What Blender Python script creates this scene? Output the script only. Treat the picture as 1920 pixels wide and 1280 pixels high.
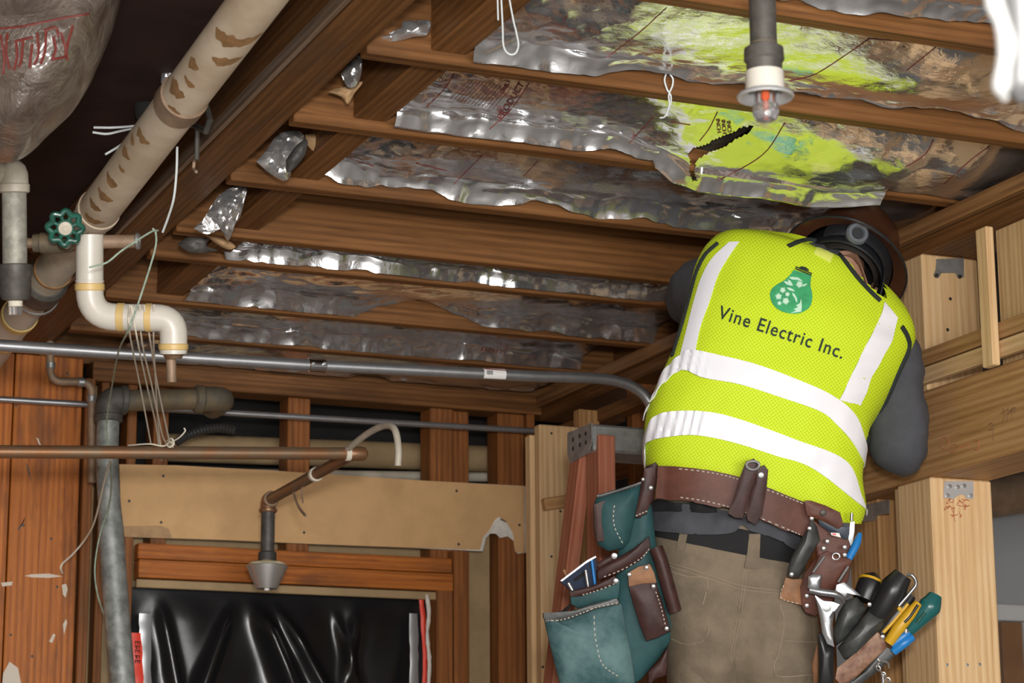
import bpy, bmesh, math, random
from mathutils import Vector, Matrix, noise
from mathutils.bvhtree import BVHTree
random.seed(7)
for o in list(bpy.data.objects): bpy.data.objects.remove(o)
S = bpy.context.scene
COL = S.collection
V = Vector

# ---------------------------------------------------------------- camera
FPX = 4400.0
HEAD, PITCH, ROLL = math.radians(23.4), math.radians(12.9), math.radians(-0.4)
CAM = V((0, 0, 1.5))
FWD = V((math.sin(HEAD)*math.cos(PITCH), math.cos(HEAD)*math.cos(PITCH), math.sin(PITCH)))
_r0 = V((math.cos(HEAD), -math.sin(HEAD), 0)); _u0 = _r0.cross(FWD)
RGT = _r0*math.cos(ROLL) + _u0*math.sin(ROLL)
UPV = _u0*math.cos(ROLL) - _r0*math.sin(ROLL)
cd = bpy.data.cameras.new('camera'); cam = bpy.data.objects.new('camera', cd); COL.objects.link(cam)
cd.sensor_width = 36; cd.lens = FPX/1920*36; cd.clip_start = 0.05; cd.clip_end = 200
cam.matrix_world = Matrix.Translation(CAM) @ Matrix((RGT, UPV, -FWD)).transposed().to_4x4()
cd.dof.use_dof = True; cd.dof.focus_distance = 5.3; cd.dof.aperture_fstop = 8.0
S.camera = cam

# ---------------------------------------------------------------- light
w = bpy.data.worlds.new('sky'); S.world = w; w.use_nodes = True
bgn = w.node_tree.nodes['Background']
bgn.inputs[0].default_value = (0.86, 0.93, 1.0, 1); bgn.inputs[1].default_value = 1.9
def area(name, loc, target, sx, sy, power, col):
    l = bpy.data.lights.new(name, 'AREA'); l.shape = 'RECTANGLE'; l.size = sx; l.size_y = sy
    l.energy = power; l.color = col
    o = bpy.data.objects.new(name, l); COL.objects.link(o); o.location = loc
    o.rotation_euler = (V(target)-V(loc)).to_track_quat('-Z', 'Y').to_euler()
    return o
area('garage_door_daylight', (0.6, -3.6, 1.4), (2.0, 5.0, 2.5), 5.6, 2.2, 380, (1.0, 0.97, 0.93))
sun = bpy.data.lights.new('sun', 'SUN'); sun.energy = 4.0; sun.angle = math.radians(1.0); sun.color = (1, .95, .88)
so = bpy.data.objects.new('sun', sun); COL.objects.link(so); so.rotation_euler = V((0.45, 0.12, -1.0)).to_track_quat('-Z', 'Y').to_euler()
area('camera_flash', (0.05, -0.05, 1.85), (2.2, 5.0, 2.6), 0.25, 0.2, 115, (1.0, 0.97, 0.94))
S.view_settings.view_transform = 'Standard'; S.view_settings.look = 'None'
S.view_settings.gamma = 1; S.view_settings.use_curve_mapping = False
S.view_settings.exposure = 0.0

# ---------------------------------------------------------------- helpers
def ray(x, y): return FWD + RGT*((x-960)/FPX) + UPV*((640-y)/FPX)
def onZ(x, y, z): d = ray(x, y); return CAM + d*((z-CAM.z)/d.z)
def onY(x, y, Y): d = ray(x, y); return CAM + d*((Y-CAM.y)/d.y)
def onX(x, y, X): d = ray(x, y); return CAM + d*((X-CAM.x)/d.x)
def atD(x, y, D): return CAM + ray(x, y)*D
def pxof(p):
    v = p-CAM; z = v.dot(FWD); return 960+FPX*v.dot(RGT)/z, 640-FPX*v.dot(UPV)/z
def lerp(a, b, t): return a+(b-a)*t
def sstep(a, b, t):
    t = max(0, min(1, (t-a)/(b-a))); return t*t*(3-2*t)
W = {}
def put(o, parent=None, M=None):
    M = M or Matrix.Identity(4)
    COL.objects.link(o)
    if parent is not None:
        o.parent = parent; o.matrix_parent_inverse = W[parent.name].inverted()
    o.matrix_basis = M
    W[o.name] = M
    return o
def tag(o, label=None, cat=None, group=None, kind=None):
    if label: o['label'] = label
    if cat: o['category'] = cat
    if group: o['group'] = group
    if kind: o['kind'] = kind
    return o
def thing(name, label, cat, loc=(0, 0, 0), group=None, kind=None):
    o = bpy.data.objects.new(name, None); o.empty_display_size = 0.05
    put(o, None, Matrix.Translation(V(loc))); return tag(o, label, cat, group, kind)
def mesh(name, bm, m, parent=None, M=None, smooth=True, angle=35):
    """link a bmesh as one mesh object; its origin sits in the middle of it"""
    if M is None:
        vs = bm.verts
        if len(vs):
            lo = V([min(v.co[i] for v in vs) for i in range(3)]); hi = V([max(v.co[i] for v in vs) for i in range(3)])
            c = (lo+hi)/2; M = Matrix.Translation(c)
            for v in vs: v.co -= c
    me = bpy.data.meshes.new(name); bmesh.ops.recalc_face_normals(bm, faces=bm.faces)
    bm.to_mesh(me); bm.free()
    for a in (m if isinstance(m, (list, tuple)) else [m]): me.materials.append(MAT[a] if isinstance(a, str) else a)
    if smooth:
        me.polygons.foreach_set('use_smooth', [True]*len(me.polygons))
        try: me.set_sharp_from_angle(angle=math.radians(angle))
        except Exception: pass
    return put(bpy.data.objects.new(name, me), parent, M)
def B(): return bmesh.new()
def thicken(bm, th):
    """give an open sheet real thickness without spikes"""
    bm.normal_update(); bm.verts.ensure_lookup_table()
    vs = list(bm.verts); fs = list(bm.faces); tw = {v: bm.verts.new(v.co-v.normal*th) for v in vs}
    be = [e for e in bm.edges if len(e.link_faces) == 1]
    for f in fs: bm.faces.new([tw[v] for v in reversed(f.verts)])
    for e in be:
        l = e.link_loops[0]; a, b_ = l.vert, l.link_loop_next.vert
        bm.faces.new((b_, a, tw[a], tw[b_]))
def frame(d, hint=V((0, 0, 1))):
    d = d.normalized()
    if abs(d.dot(hint)) > 0.97: hint = V((1, 0, 0)) if abs(d.x) < 0.9 else V((0, 1, 0))
    s = d.cross(hint).normalized(); return s, s.cross(d).normalized()
def cube(bm, lo, hi, bev=0.0):
    x0, y0, z0 = lo; x1, y1, z1 = hi
    vs = [bm.verts.new(c) for c in ((x0,y0,z0),(x1,y0,z0),(x1,y1,z0),(x0,y1,z0),(x0,y0,z1),(x1,y0,z1),(x1,y1,z1),(x0,y1,z1))]
    fs = [bm.faces.new([vs[i] for i in f]) for f in ((0,3,2,1),(4,5,6,7),(0,1,5,4),(1,2,6,5),(2,3,7,6),(3,0,4,7))]
    if bev:
        es = list({e for f in fs for e in f.edges})
        bmesh.ops.bevel(bm, geom=es, offset=bev, segments=1, affect='EDGES', profile=0.5)
def lumber(name, p0, p1, w_, h_, mat, parent, up=(0, 0, 1), bev=0.0025, label=None):
    """board between two centre-line points: w_ across, h_ along up; grain runs along local X"""
    p0 = V(p0); p1 = V(p1); d = p1-p0; L = d.length
    s, u = frame(d, V(up)); bm = B()
    cube(bm, (-L/2, -w_/2, -h_/2), (L/2, w_/2, h_/2), bev)
    M = Matrix.Translation((p0+p1)/2) @ Matrix((d.normalized(), -s, u)).transposed().to_4x4()
    o = mesh(name, bm, mat, parent, M, smooth=False)
    if label: o['label'] = label
    return o
def board(name, lo, hi, mat, parent, bev=0.0025, label=None):
    """axis aligned lumber from its two corners"""
    lo = V(lo); hi = V(hi); c = (lo+hi)/2; s = hi-lo
    ax = max(range(3), key=lambda i: s[i])
    if ax == 0: return lumber(name, (lo.x, c.y, c.z), (hi.x, c.y, c.z), s.y, s.z, mat, parent, (0,0,1), bev, label)
    if ax == 1: return lumber(name, (c.x, lo.y, c.z), (c.x, hi.y, c.z), s.x, s.z, mat, parent, (0,0,1), bev, label)
    return lumber(name, (c.x, c.y, lo.z), (c.x, c.y, hi.z), s.x, s.y, mat, parent, (0,1,0), bev, label)
def smoothpts(pts, n=6):
    """Catmull-Rom through points"""
    pts = [V(p) for p in pts]; out = []
    P = [2*pts[0]-pts[1]] + pts + [2*pts[-1]-pts[-2]]
    for i in range(1, len(P)-2):
        a, b, c, d = P[i-1:i+3]
        for k in range(n):
            t = k/n
            out.append(0.5*((2*b)+(c-a)*t+(2*a-5*b+4*c-d)*t*t+(3*b-a-3*c+d)*t**3))
    out.append(pts[-1]); return out
def tube(bm, pts, r, n=12, caps=True, flat=1.0, hint=None):
    pts = [V(p) for p in pts]; k = len(pts)
    rs = r if isinstance(r, (list, tuple)) else [r]*k
    rings = []; s = None
    for i, p in enumerate(pts):
        d = (pts[min(i+1, k-1)]-pts[max(i-1, 0)])
        if d.length < 1e-9: d = V((0,0,1))
        d.normalize()
        if s is None: s, u = frame(d, hint or V((0, 0, 1)))
        else:
            s = (s-d*s.dot(d))
            s = s.normalized() if s.length > 1e-6 else frame(d)[0]
            u = s.cross(d).normalized()
        rings.append([bm.verts.new(p+(s*math.cos(2*math.pi*j/n)+u*flat*math.sin(2*math.pi*j/n))*rs[i]) for j in range(n)])
    for a, b in zip(rings, rings[1:]):
        for j in range(n): bm.faces.new((a[j], a[(j+1) % n], b[(j+1) % n], b[j]))
    if caps:
        bm.faces.new(rings[0]); bm.faces.new(rings[-1][::-1])
    return rings
def bend(pts, r, n=5):
    """polyline with rounded corners of radius r"""
    pts = [V(p) for p in pts]; out = [pts[0]]
    for a, b, c in zip(pts, pts[1:], pts[2:]):
        u = (a-b); v = (c-b); q = min(r, u.length*.49, v.length*.49)
        p, s = b+u.normalized()*q, b+v.normalized()*q
        for k in range(n+1):
            t = k/n; out.append((1-t)**2*p+2*t*(1-t)*b+t*t*s)
    out.append(pts[-1]); return out
def lathe(bm, prof, o, axis, n=20):
    """prof: (radius, distance along the axis)"""
    o = V(o); axis = V(axis).normalized(); s, u = frame(axis); prev = None
    for r, h in prof:
        c = o+axis*h
        ring = [bm.verts.new(c)] if r < 1e-6 else [bm.verts.new(c+(s*math.cos(2*math.pi*j/n)+u*math.sin(2*math.pi*j/n))*r) for j in range(n)]
        if prev:
            if len(prev) == 1 and len(ring) > 1:
                for j in range(n): bm.faces.new((prev[0], ring[j], ring[(j+1) % n]))
            elif len(ring) == 1 and len(prev) > 1:
                for j in range(n): bm.faces.new((prev[j], ring[0], prev[(j+1) % n]))
            elif len(ring) > 1:
                for j in range(n): bm.faces.new((prev[j], prev[(j+1) % n], ring[(j+1) % n], ring[j]))
        prev = ring
def pipe(name, pts, r, mat, parent, n=16, corner=0.0, smooth_n=0, **k):
    bm = B(); pts = [V(p) for p in pts]
    if corner: pts = bend(pts, corner)
    if smooth_n: pts = smoothpts(pts, smooth_n)
    tube(bm, pts, r, n, **k); return mesh(name, bm, mat, parent)
def ringm(name, c, axis, r, h, mat, parent, lip=0.003, n=20):
    """a collar around a pipe"""
    bm = B(); lathe(bm, [(r-lip*2, -h/2), (r-lip, -h/2), (r, -h/2+lip), (r, h/2-lip), (r-lip, h/2), (r-lip*2, h/2)], c, axis, n)
    return mesh(name, bm, mat, parent)
def polyin(poly, x, y):
    r = False; j = len(poly)-1
    for i in range(len(poly)):
        (xi, yi), (xj, yj) = poly[i], poly[j]
        if (yi > y) != (yj > y) and x < (xj-xi)*(y-yi)/(yj-yi)+xi: r = not r
        j = i
    return r
def slab(bm, outline, D, thick, bulge=0.0, rings=4, tilt=(0, 0), rnd=0.0, fn=None):
    """pillow-shaped solid from an outline (photo frame px) standing at depth D (front face); tilt = depth per px in x, y"""
    k = len(outline); cx = sum(p[0] for p in outline)/k; cy = sum(p[1] for p in outline)/k
    def pt(x, y, off): return atD(x, y, D+off+tilt[0]*(x-cx)+tilt[1]*(y-cy))
    prev = None; rim = None
    back = [bm.verts.new(pt(x, y, thick)) for x, y in outline]
    e = min(thick*.45, 0.006)
    front0 = [bm.verts.new(pt(x, y, e)) for x, y in outline]
    for j in range(k): bm.faces.new((back[j], back[(j+1) % k], front0[(j+1) % k], front0[j]))
    bm.faces.new(back)
    prev = front0
    for q in range(rings):
        s = 0.975*(1-q/rings)
        if q == 0: s = 0.975
        hgt = bulge*(1-s**2.5)
        ring = [bm.verts.new(pt(cx+(x-cx)*s, cy+(y-cy)*s, -hgt)) for x, y in outline]
        for j in range(k): bm.faces.new((prev[j], prev[(j+1) % k], ring[(j+1) % k], ring[j]))
        prev = ring
    c = bm.verts.new(pt(cx, cy, -bulge))
    for j in range(k): bm.faces.new((prev[j], prev[(j+1) % k], c))
def slabm(name, outline, D, thick, mat, parent, bulge=0.0, tilt=(0, 0), rings=4, sub=1, label=None):
    if sub > 1:
        o2 = []
        P = [V((x, y, 0)) for x, y in outline]
        for a, b in zip(P, P[1:]+P[:1]):
            for i in range(sub): q = a.lerp(b, i/sub); o2.append((q.x, q.y))
        outline = o2
    bm = B(); slab(bm, outline, D, thick, bulge, rings, tilt)
    o = mesh(name, bm, mat, parent, angle=50)
    if label: o['label'] = label
    return o
def cro(pts, sx, ox, oy): return [(x/sx+ox, y/sx+oy) for x, y in pts]

# ---------------------------------------------------------------- materials
MAT = {}
def nodes(name):
    m = bpy.data.materials.new(name); m.use_nodes = True; MAT[name] = m
    nt = m.node_tree; b = nt.nodes['Principled BSDF']; return m, nt, b
def N(nt, t, **k):
    n = nt.nodes.new(t)
    for a, v in k.items():
        if a in n.inputs: n.inputs[a].default_value = v
        else: setattr(n, a, v)
    return n
def coords(nt, scale=(1, 1, 1), rnd=True, kind='Object'):
    tc = N(nt, 'ShaderNodeTexCoord'); mp = N(nt, 'ShaderNodeMapping'); mp.inputs['Scale'].default_value = scale
    nt.links.new(tc.outputs[kind], mp.inputs['Vector'])
    if rnd:
        oi = N(nt, 'ShaderNodeObjectInfo'); ml = N(nt, 'ShaderNodeMath', operation='MULTIPLY'); ml.inputs[1].default_value = 37
        nt.links.new(oi.outputs['Random'], ml.inputs[0]); nt.links.new(ml.outputs[0], mp.inputs['Location'])
    return mp.outputs[0]
def ramp(nt, fac, stops):
    r = N(nt, 'ShaderNodeValToRGB'); e = r.color_ramp.elements
    while len(e) < len(stops): e.new(0.5)
    for el, (p, c) in zip(e, stops): el.position = p; el.color = (*c, 1)
    nt.links.new(fac, r.inputs[0]); return r.outputs[0]
def bump(nt, b, h, strength, dist=0.01):
    bp = N(nt, 'ShaderNodeBump'); bp.inputs['Strength'].default_value = strength; bp.inputs['Distance'].default_value = dist
    nt.links.new(h, bp.inputs['Height']); nt.links.new(bp.outputs[0], b.inputs['Normal'])
def mixc(nt, fac, a, b, mode='MIX'):
    m = N(nt, 'ShaderNodeMix', data_type='RGBA', blend_type=mode)
    if isinstance(fac, (int, float)): m.inputs[0].default_value = fac
    else: nt.links.new(fac, m.inputs[0])
    for s, q in ((6, a), (7, b)):
        if isinstance(q, tuple): m.inputs[s].default_value = (*q[:3], 1)
        else: nt.links.new(q, m.inputs[s])
    return m.outputs[2]
def wood(name, dark, mid, light, stain=None, stain_amt=0.0, rough=0.6, ring=1.0):
    m, nt, b = nodes(name)
    c = coords(nt, (1.6, 42, 42)); n1 = N(nt, 'ShaderNodeTexNoise', Scale=1.9, Detail=5, Roughness=0.6, Distortion=0.6)
    nt.links.new(c, n1.inputs['Vector'])
    c2 = coords(nt, (0.5, 9, 9)); wv = N(nt, 'ShaderNodeTexWave', Scale=2.6*ring, Distortion=3.2, Detail=2.5, wave_type='RINGS', rings_direction='X')
    wv.inputs['Detail Scale'].default_value = 0.8
    nt.links.new(c2, wv.inputs['Vector'])
    g = N(nt, 'ShaderNodeMath', operation='ADD'); h = N(nt, 'ShaderNodeMath', operation='MULTIPLY'); h.inputs[1].default_value = 0.2
    nt.links.new(wv.outputs['Fac'], h.inputs[0]); nt.links.new(n1.outputs['Fac'], g.inputs[0]); nt.links.new(h.outputs[0], g.inputs[1])
    col = ramp(nt, g.outputs[0], [(0.32, dark), (0.58, mid), (0.84, light)])
    if stain:
        c3 = coords(nt, (1.5, 6, 6)); n3 = N(nt, 'ShaderNodeTexNoise', Scale=1.8, Detail=4, Roughness=0.65)
        nt.links.new(c3, n3.inputs['Vector'])
        f = ramp(nt, n3.outputs['Fac'], [(0.5, (0, 0, 0)), (0.66, (stain_amt,)*3)])
        col = mixc(nt, f, col, stain)
    oi = N(nt, 'ShaderNodeObjectInfo'); hv = N(nt, 'ShaderNodeHueSaturation')
    mr = N(nt, 'ShaderNodeMapRange'); mr.inputs['To Min'].default_value = 0.86; mr.inputs['To Max'].default_value = 1.12
    nt.links.new(oi.outputs['Random'], mr.inputs['Value']); nt.links.new(mr.outputs[0], hv.inputs['Value']); nt.links.new(col, hv.inputs['Color'])
    nt.links.new(hv.outputs[0], b.inputs['Base Color'])
    b.inputs['Roughness'].default_value = rough; b.inputs['Specular IOR Level'].default_value = 0.3
    bump(nt, b, g.outputs[0], 0.25, 0.004)
    return m
wood('old_joist', (0.095, 0.038, 0.011), (0.172, 0.071, 0.020), (0.24, 0.105, 0.034), (0.08, 0.034, 0.012), 0.55, 0.55)
wood('old_beam', (0.085, 0.035, 0.011), (0.155, 0.066, 0.020), (0.22, 0.098, 0.034), (0.10, 0.055, 0.03), 0.6, 0.5)
wood('orange_plank', (0.25, 0.068, 0.013), (0.43, 0.13, 0.022), (0.54, 0.18, 0.035), (0.17, 0.062, 0.022), 0.75, 0.5)
wood('old_stud', (0.13, 0.043, 0.011), (0.23, 0.08, 0.02), (0.31, 0.115, 0.032), (0.14, 0.055, 0.02), 0.6, 0.55)
wood('new_pine', (0.52, 0.31, 0.14), (0.66, 0.43, 0.22), (0.74, 0.53, 0.30), None, 0, 0.55)
wood('plate_fir', (0.17, 0.075, 0.026), (0.27, 0.13, 0.048), (0.36, 0.185, 0.075), None, 0, 0.55)
wood('grey_edge', (0.13, 0.08, 0.05), (0.20, 0.135, 0.09), (0.27, 0.19, 0.14), None, 0, 0.4)
wood('beam_fir', (0.24, 0.115, 0.04), (0.38, 0.205, 0.082), (0.48, 0.28, 0.125), None, 0, 0.55)
wood('ladder_rail', (0.27, 0.085, 0.045), (0.36, 0.125, 0.07), (0.43, 0.165, 0.10), (0.45, 0.25, 0.17), 0.4, 0.5)
def plain(name, col, rough=0.5, metal=0.0, noise_amt=0.0, nscale=20, bmp=0.0, bscale=60, spec=0.5, col2=None, coat=0.0):
    m, nt, b = nodes(name)
    b.inputs['Base Color'].default_value = (*col, 1); b.inputs['Roughness'].default_value = rough
    b.inputs['Metallic'].default_value = metal; b.inputs['Specular IOR Level'].default_value = spec
    b.inputs['Coat Weight'].default_value = coat
    if noise_amt or col2:
        c = coords(nt, (1, 1, 1)); n1 = N(nt, 'ShaderNodeTexNoise', Scale=nscale, Detail=5, Roughness=0.65); nt.links.new(c, n1.inputs['Vector'])
        lo = col2 or tuple(q*(1-noise_amt) for q in col); hi = col if col2 else tuple(min(1, q*(1+noise_amt)) for q in col)
        nt.links.new(ramp(nt, n1.outputs['Fac'], [(0.38, lo), (0.62, hi)]), b.inputs['Base Color'])
    if bmp:
        c = coords(nt, (1, 1, 1)); n2 = N(nt, 'ShaderNodeTexNoise', Scale=bscale, Detail=3, Roughness=0.6); nt.links.new(c, n2.inputs['Vector'])
        bump(nt, b, n2.outputs['Fac'], bmp, 0.004)
    return m
plain('concrete', (0.42, 0.41, 0.39), 0.8, 0, 0.2, 3)
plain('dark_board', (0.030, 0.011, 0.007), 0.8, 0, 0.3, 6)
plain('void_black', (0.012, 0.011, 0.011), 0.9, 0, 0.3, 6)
plain('plywood_tan', (0.36, 0.25, 0.13), 0.75, 0, 0.12, 8)
plain('drywall_tan', (0.63, 0.385, 0.18), 0.85, 0, 0.05, 14, 0.05, 200)
plain('drywall_white', (0.72, 0.68, 0.62), 0.9, 0, 0.1, 30, 0.4, 40)
plain('grey_paint', (0.36, 0.37, 0.39), 0.7)
plain('white_paint', (0.62, 0.62, 0.62), 0.6)
plain('brown_door', (0.24, 0.12, 0.055), 0.6, 0, 0.1, 6)
plain('galvanized', (0.42, 0.43, 0.43), 0.42, 0.75, 0.18, 26)
plain('steel_conduit', (0.48, 0.49, 0.51), 0.36, 0.85, 0.08, 18)
plain('brushed', (0.60, 0.59, 0.57), 0.38, 0.8)
plain('matte_zinc', (0.34, 0.33, 0.28), 0.6, 0.2, 0.25, 30)
plain('zinc_bright', (0.66, 0.67, 0.68), 0.38, 0.6)
plain('chrome', (0.74, 0.75, 0.77), 0.16, 1.0)
plain('grey_vent_steel', (0.27, 0.285, 0.27), 0.55, 0.35, 0.3, 22, 0.1, 60)
plain('rusty_iron', (0.20, 0.15, 0.085), 0.65, 0.35, 0, 16, 0.15, 60, col2=(0.115, 0.105, 0.085))
plain('dark_iron', (0.10, 0.092, 0.082), 0.55, 0.4, 0.25, 22, 0.1, 60)
plain('copper_old', (0.33, 0.155, 0.07), 0.42, 0.6, 0, 14, 0.05, 40, col2=(0.27, 0.19, 0.12))
plain('copper_dusty', (0.31, 0.21, 0.14), 0.6, 0.3, 0.2, 14)
plain('pvc_white', (0.64, 0.60, 0.53), 0.35, 0, 0.05, 9)
plain('pvc_glue', (0.66, 0.46, 0.18), 0.45)
plain('pvc_dusty', (0.50, 0.45, 0.36), 0.5, 0, 0.12, 14)
plain('rubber', (0.045, 0.042, 0.04), 0.6)
plain('green_enamel', (0.012, 0.085, 0.058), 0.3, 0, 0.25, 40)
plain('white_thread', (0.72, 0.66, 0.54), 0.8)
plain('wire_white', (0.62, 0.66, 0.66), 0.4)
plain('wire_green', (0.33, 0.42, 0.33), 0.5, 0, 0.2, 60)
plain('red_print', (0.15, 0.022, 0.016), 0.6)
plain('black_print', (0.015, 0.02, 0.018), 0.7)
plain('red_tape', (0.85, 0.06, 0.03), 0.45)
plain('silver_tape', (0.36, 0.37, 0.38), 0.35, 0.5)
plain('black_plastic', (0.010, 0.010, 0.011), 0.27, 0, 0, 20, 0.12, 14)
plain('nail', (0.07, 0.06, 0.055), 0.5, 0.6)
plain('pencil_mark', (0.17, 0.09, 0.045), 0.8)
plain('red_chalk', (0.42, 0.12, 0.06), 0.8)
plain('kraft_paper', (0.42, 0.26, 0.13), 0.8, 0, 0.15, 20)
plain('paint_drip', (0.66, 0.58, 0.48), 0.6)
plain('label_white', (0.75, 0.74, 0.72), 0.5)
plain('flex_duct', (0.05, 0.05, 0.05), 0.4, 0.4)
plain('spray_foam', (0.66, 0.58, 0.38), 0.9, 0, 0.1, 60, 0.5, 60)
plain('red_liquid', (0.55, 0.10, 0.04), 0.2)
m, nt, b = nodes('bulb_glass'); b.inputs['Transmission Weight'].default_value = 0.9; b.inputs['Roughness'].default_value = 0.08; b.inputs['Base Color'].default_value = (0.9, 0.9, 0.92, 1)
# stained paper wrap of the waste pipe (stains have their own shapes)
m, nt, b = nodes('wrapped_pipe')
c = coords(nt, (1, 1, 1), False); n1 = N(nt, 'ShaderNodeTexNoise', Scale=9, Detail=5, Roughness=0.6); nt.links.new(c, n1.inputs['Vector'])
base = ramp(nt, n1.outputs['Fac'], [(0.35, (0.52, 0.40, 0.28)), (0.65, (0.66, 0.55, 0.42))])
nt.links.new(base, b.inputs['Base Color']); b.inputs['Roughness'].default_value = 0.65
bump(nt, b, n1.outputs['Fac'], 0.15, 0.004)
plain('pipe_stain', (0.30, 0.165, 0.07), 0.6, 0, 0.2, 40)
# aluminium foil facing
def foilmat(name, rough, c1, c2, bs, metal=1.0):
    m, nt, b = nodes(name)
    b.inputs['Metallic'].default_value = metal
    c = coords(nt, (1, 1, 1)); n1 = N(nt, 'ShaderNodeTexNoise', Scale=7, Detail=3); nt.links.new(c, n1.inputs['Vector'])
    nt.links.new(ramp(nt, n1.outputs['Fac'], [(0.35, c1), (0.65, c2)]), b.inputs['Base Color'])
    at_ = N(nt, 'ShaderNodeAttribute', attribute_name='crease'); rm = N(nt, 'ShaderNodeMapRange'); rm.inputs['To Min'].default_value = rough; rm.inputs['To Max'].default_value = rough+.09
    nt.links.new(at_.outputs['Fac'], rm.inputs['Value']); nt.links.new(rm.outputs[0], b.inputs['Roughness'])
    vo = N(nt, 'ShaderNodeTexNoise', Scale=34, Detail=4, Roughness=0.6, Distortion=1.2); c2_ = coords(nt, (1, 1.6, 1)); nt.links.new(c2_, vo.inputs['Vector'])
    bump(nt, b, vo.outputs['Fac'], bs, 0.006); return m
foilmat('foil', 0.055, (0.72, 0.72, 0.73), (0.84, 0.84, 0.86), 0.13, 0.91)
foilmat('foil_dull', 0.2, (0.66, 0.66, 0.66), (0.80, 0.80, 0.81), 0.3, 0.82)
plain('mineral_wool', (0.06, 0.05, 0.028), 0.95, 0, 0.4, 40, 0.6, 50)
# clear plastic bag over grey insulation
m, nt, b = nodes('plastic_bag')
c = coords(nt, (1, 1, 1)); n1 = N(nt, 'ShaderNodeTexNoise', Scale=12, Detail=6, Roughness=0.7, Distortion=0.8); nt.links.new(c, n1.inputs['Vector'])
nt.links.new(ramp(nt, n1.outputs['Fac'], [(0.3, (0.07, 0.048, 0.036)), (0.7, (0.20, 0.165, 0.14))]), b.inputs['Base Color'])
b.inputs['Roughness'].default_value = 0.24; b.inputs['Specular IOR Level'].default_value = 0.8; b.inputs['Coat Weight'].default_value = 0.6; b.inputs['Coat Roughness'].default_value = 0.12
bump(nt, b, n1.outputs['Fac'], 1.0, 0.014)
# ================================================================ SETTING
H = 3.05                                   # underside of the joists
WX = 3.08                                  # inner face of the right-hand beam line
WY = 6.92                                  # face of the studs of the back wall
fl = B(); cube(fl, (-14, -16, -0.1), (16, 12, 0))
tag(mesh('floor', fl, 'concrete', None, smooth=False), 'grey concrete floor under the open ceiling', 'floor', kind='structure')
ceiling = thing('ceiling', 'open ceiling of dark brown wooden joists and blocking', 'ceiling', (0, 0, H), kind='structure')
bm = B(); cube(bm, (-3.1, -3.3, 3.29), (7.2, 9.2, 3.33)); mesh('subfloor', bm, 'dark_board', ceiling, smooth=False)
JY = [2.68, 3.13, 3.59, 4.07, 4.52, 4.98, 5.44, 5.69, 6.16, 6.58]
JT = 0.040
for i, y in enumerate(JY):
    x0 = 1.445
    board('joist', (x0, y-JT, H), (3.40, y, H+0.235), 'old_joist', ceiling)
# solid blocking between the joists, seen end on beside the long beam
for a, b_ in zip(JY[1:], JY[2:]):
    if b_-a < 0.3: xs = 1.60
    xs = 1.575 + 0.012*random.random()
    board('blocking', (xs, a+0.001, H+0.022), (xs+0.075, b_-JT-0.001, H+0.22), 'old_joist', ceiling)
    if random.random() < 0.8:
        board('end_block', (1.447, a+0.002, H+0.03+0.02*random.random()), (xs-0.003, a+0.05, H+0.14), 'old_joist', ceiling)
# long beam beside the waste pipe, a nailer along its foot
board('beam', (1.330, 1.2, H-0.002), (1.398, WY+0.3, H+0.235), 'old_beam', ceiling, 0.004)
board('beam', (1.400, 1.2, H+0.010), (1.444, WY+0.3, H+0.235), 'old_beam', ceiling, 0.004)
# members over the pipe bay at the far left
board('joist', (0.78, 1.0, H+0.02), (0.83, WY+0.3, H+0.235), 'old_beam', ceiling)
lumber('post', onY(112, 170, 6.5), onY(60, 470, 6.5), 0.06, 0.06, 'old_beam', ceiling)
board('joist', (0.28, 1.0, H), (0.33, WY+0.3, H+0.235), 'old_beam', ceiling)
# ---- far ends: plates over the back wall
board('plate', (1.60, WY-0.012, H-0.065), (3.4, WY+0.09, H-0.002), 'old_joist', ceiling)
board('plate', (1.445, WY+0.045, H-0.001), (3.4, WY+0.10, H+0.2), 'old_joist', ceiling)
board('edge_strip', (1.317, 1.2, H+0.002), (1.329, WY+0.2, H+0.035), 'grey_edge', ceiling)

# ================================================================ BACK WALL
wb = thing('wall_back', 'open stud back wall of orange brown boards and studs', 'wall', (2.2, WY, 0), kind='structure')
def X_(x, y, Y=WY): return onY(x, y, Y).x
def Z_(x, y, Y=WY): return onY(x, y, Y).z
def vstud(xa, xb, mat, y0=WY, dep=0.09, z0=0.0, z1=H-0.066, py=1000, name='stud'):
    board(name, (X_(xa, py), y0, z0), (X_(xb, py), y0+dep, z1), mat, wb)
board('wide_plank', (0.6, WY-0.03, 0), (X_(10, 1000), WY-0.004, H-0.004), 'orange_plank', wb)
board('wide_plank', (X_(12.5, 1000), WY-0.032, 0), (X_(141, 1000), WY-0.004, H-0.004), 'orange_plank', wb)
vstud(145, 163, 'old_stud', WY-0.05, 0.045)
vstud(166, 181, 'plywood_tan', WY+0.05, 0.03)
vstud(181, 196, 'old_stud', WY-0.01)
vstud(232, 250, 'old_stud', WY-0.005)
vstud(283, 312, 'old_stud', WY+0.005, z0=Z_(540, 1036))
vstud(538, 580, 'old_stud', WY+0.005, z0=Z_(540, 1036))
vstud(806, 850, 'old_stud', WY-0.003)
vstud(852, 884, 'old_stud', WY+0.02)
vstud(934, 984, 'old_stud', WY+0.0)
vstud(986, 1000, 'old_stud', WY-0.02)
vstud(888, 932, 'plywood_tan', WY+0.06, 0.012, z1=Z_(900, 960))
# sheet behind everything, coloured black for the shade in the gap under the ceiling
bm = B(); cube(bm, (-3.1, WY+0.36, 0), (3.6, WY+0.40, 3.29)); mesh('gap_shade_sheet', bm, 'void_black', wb, smooth=False)
bm = B(); cube(bm, (1.55, WY+0.10, 0), (3.4, WY+0.115, Z_(400, 985))); mesh('backing_panel', bm, 'plywood_tan', wb, smooth=False)
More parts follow.
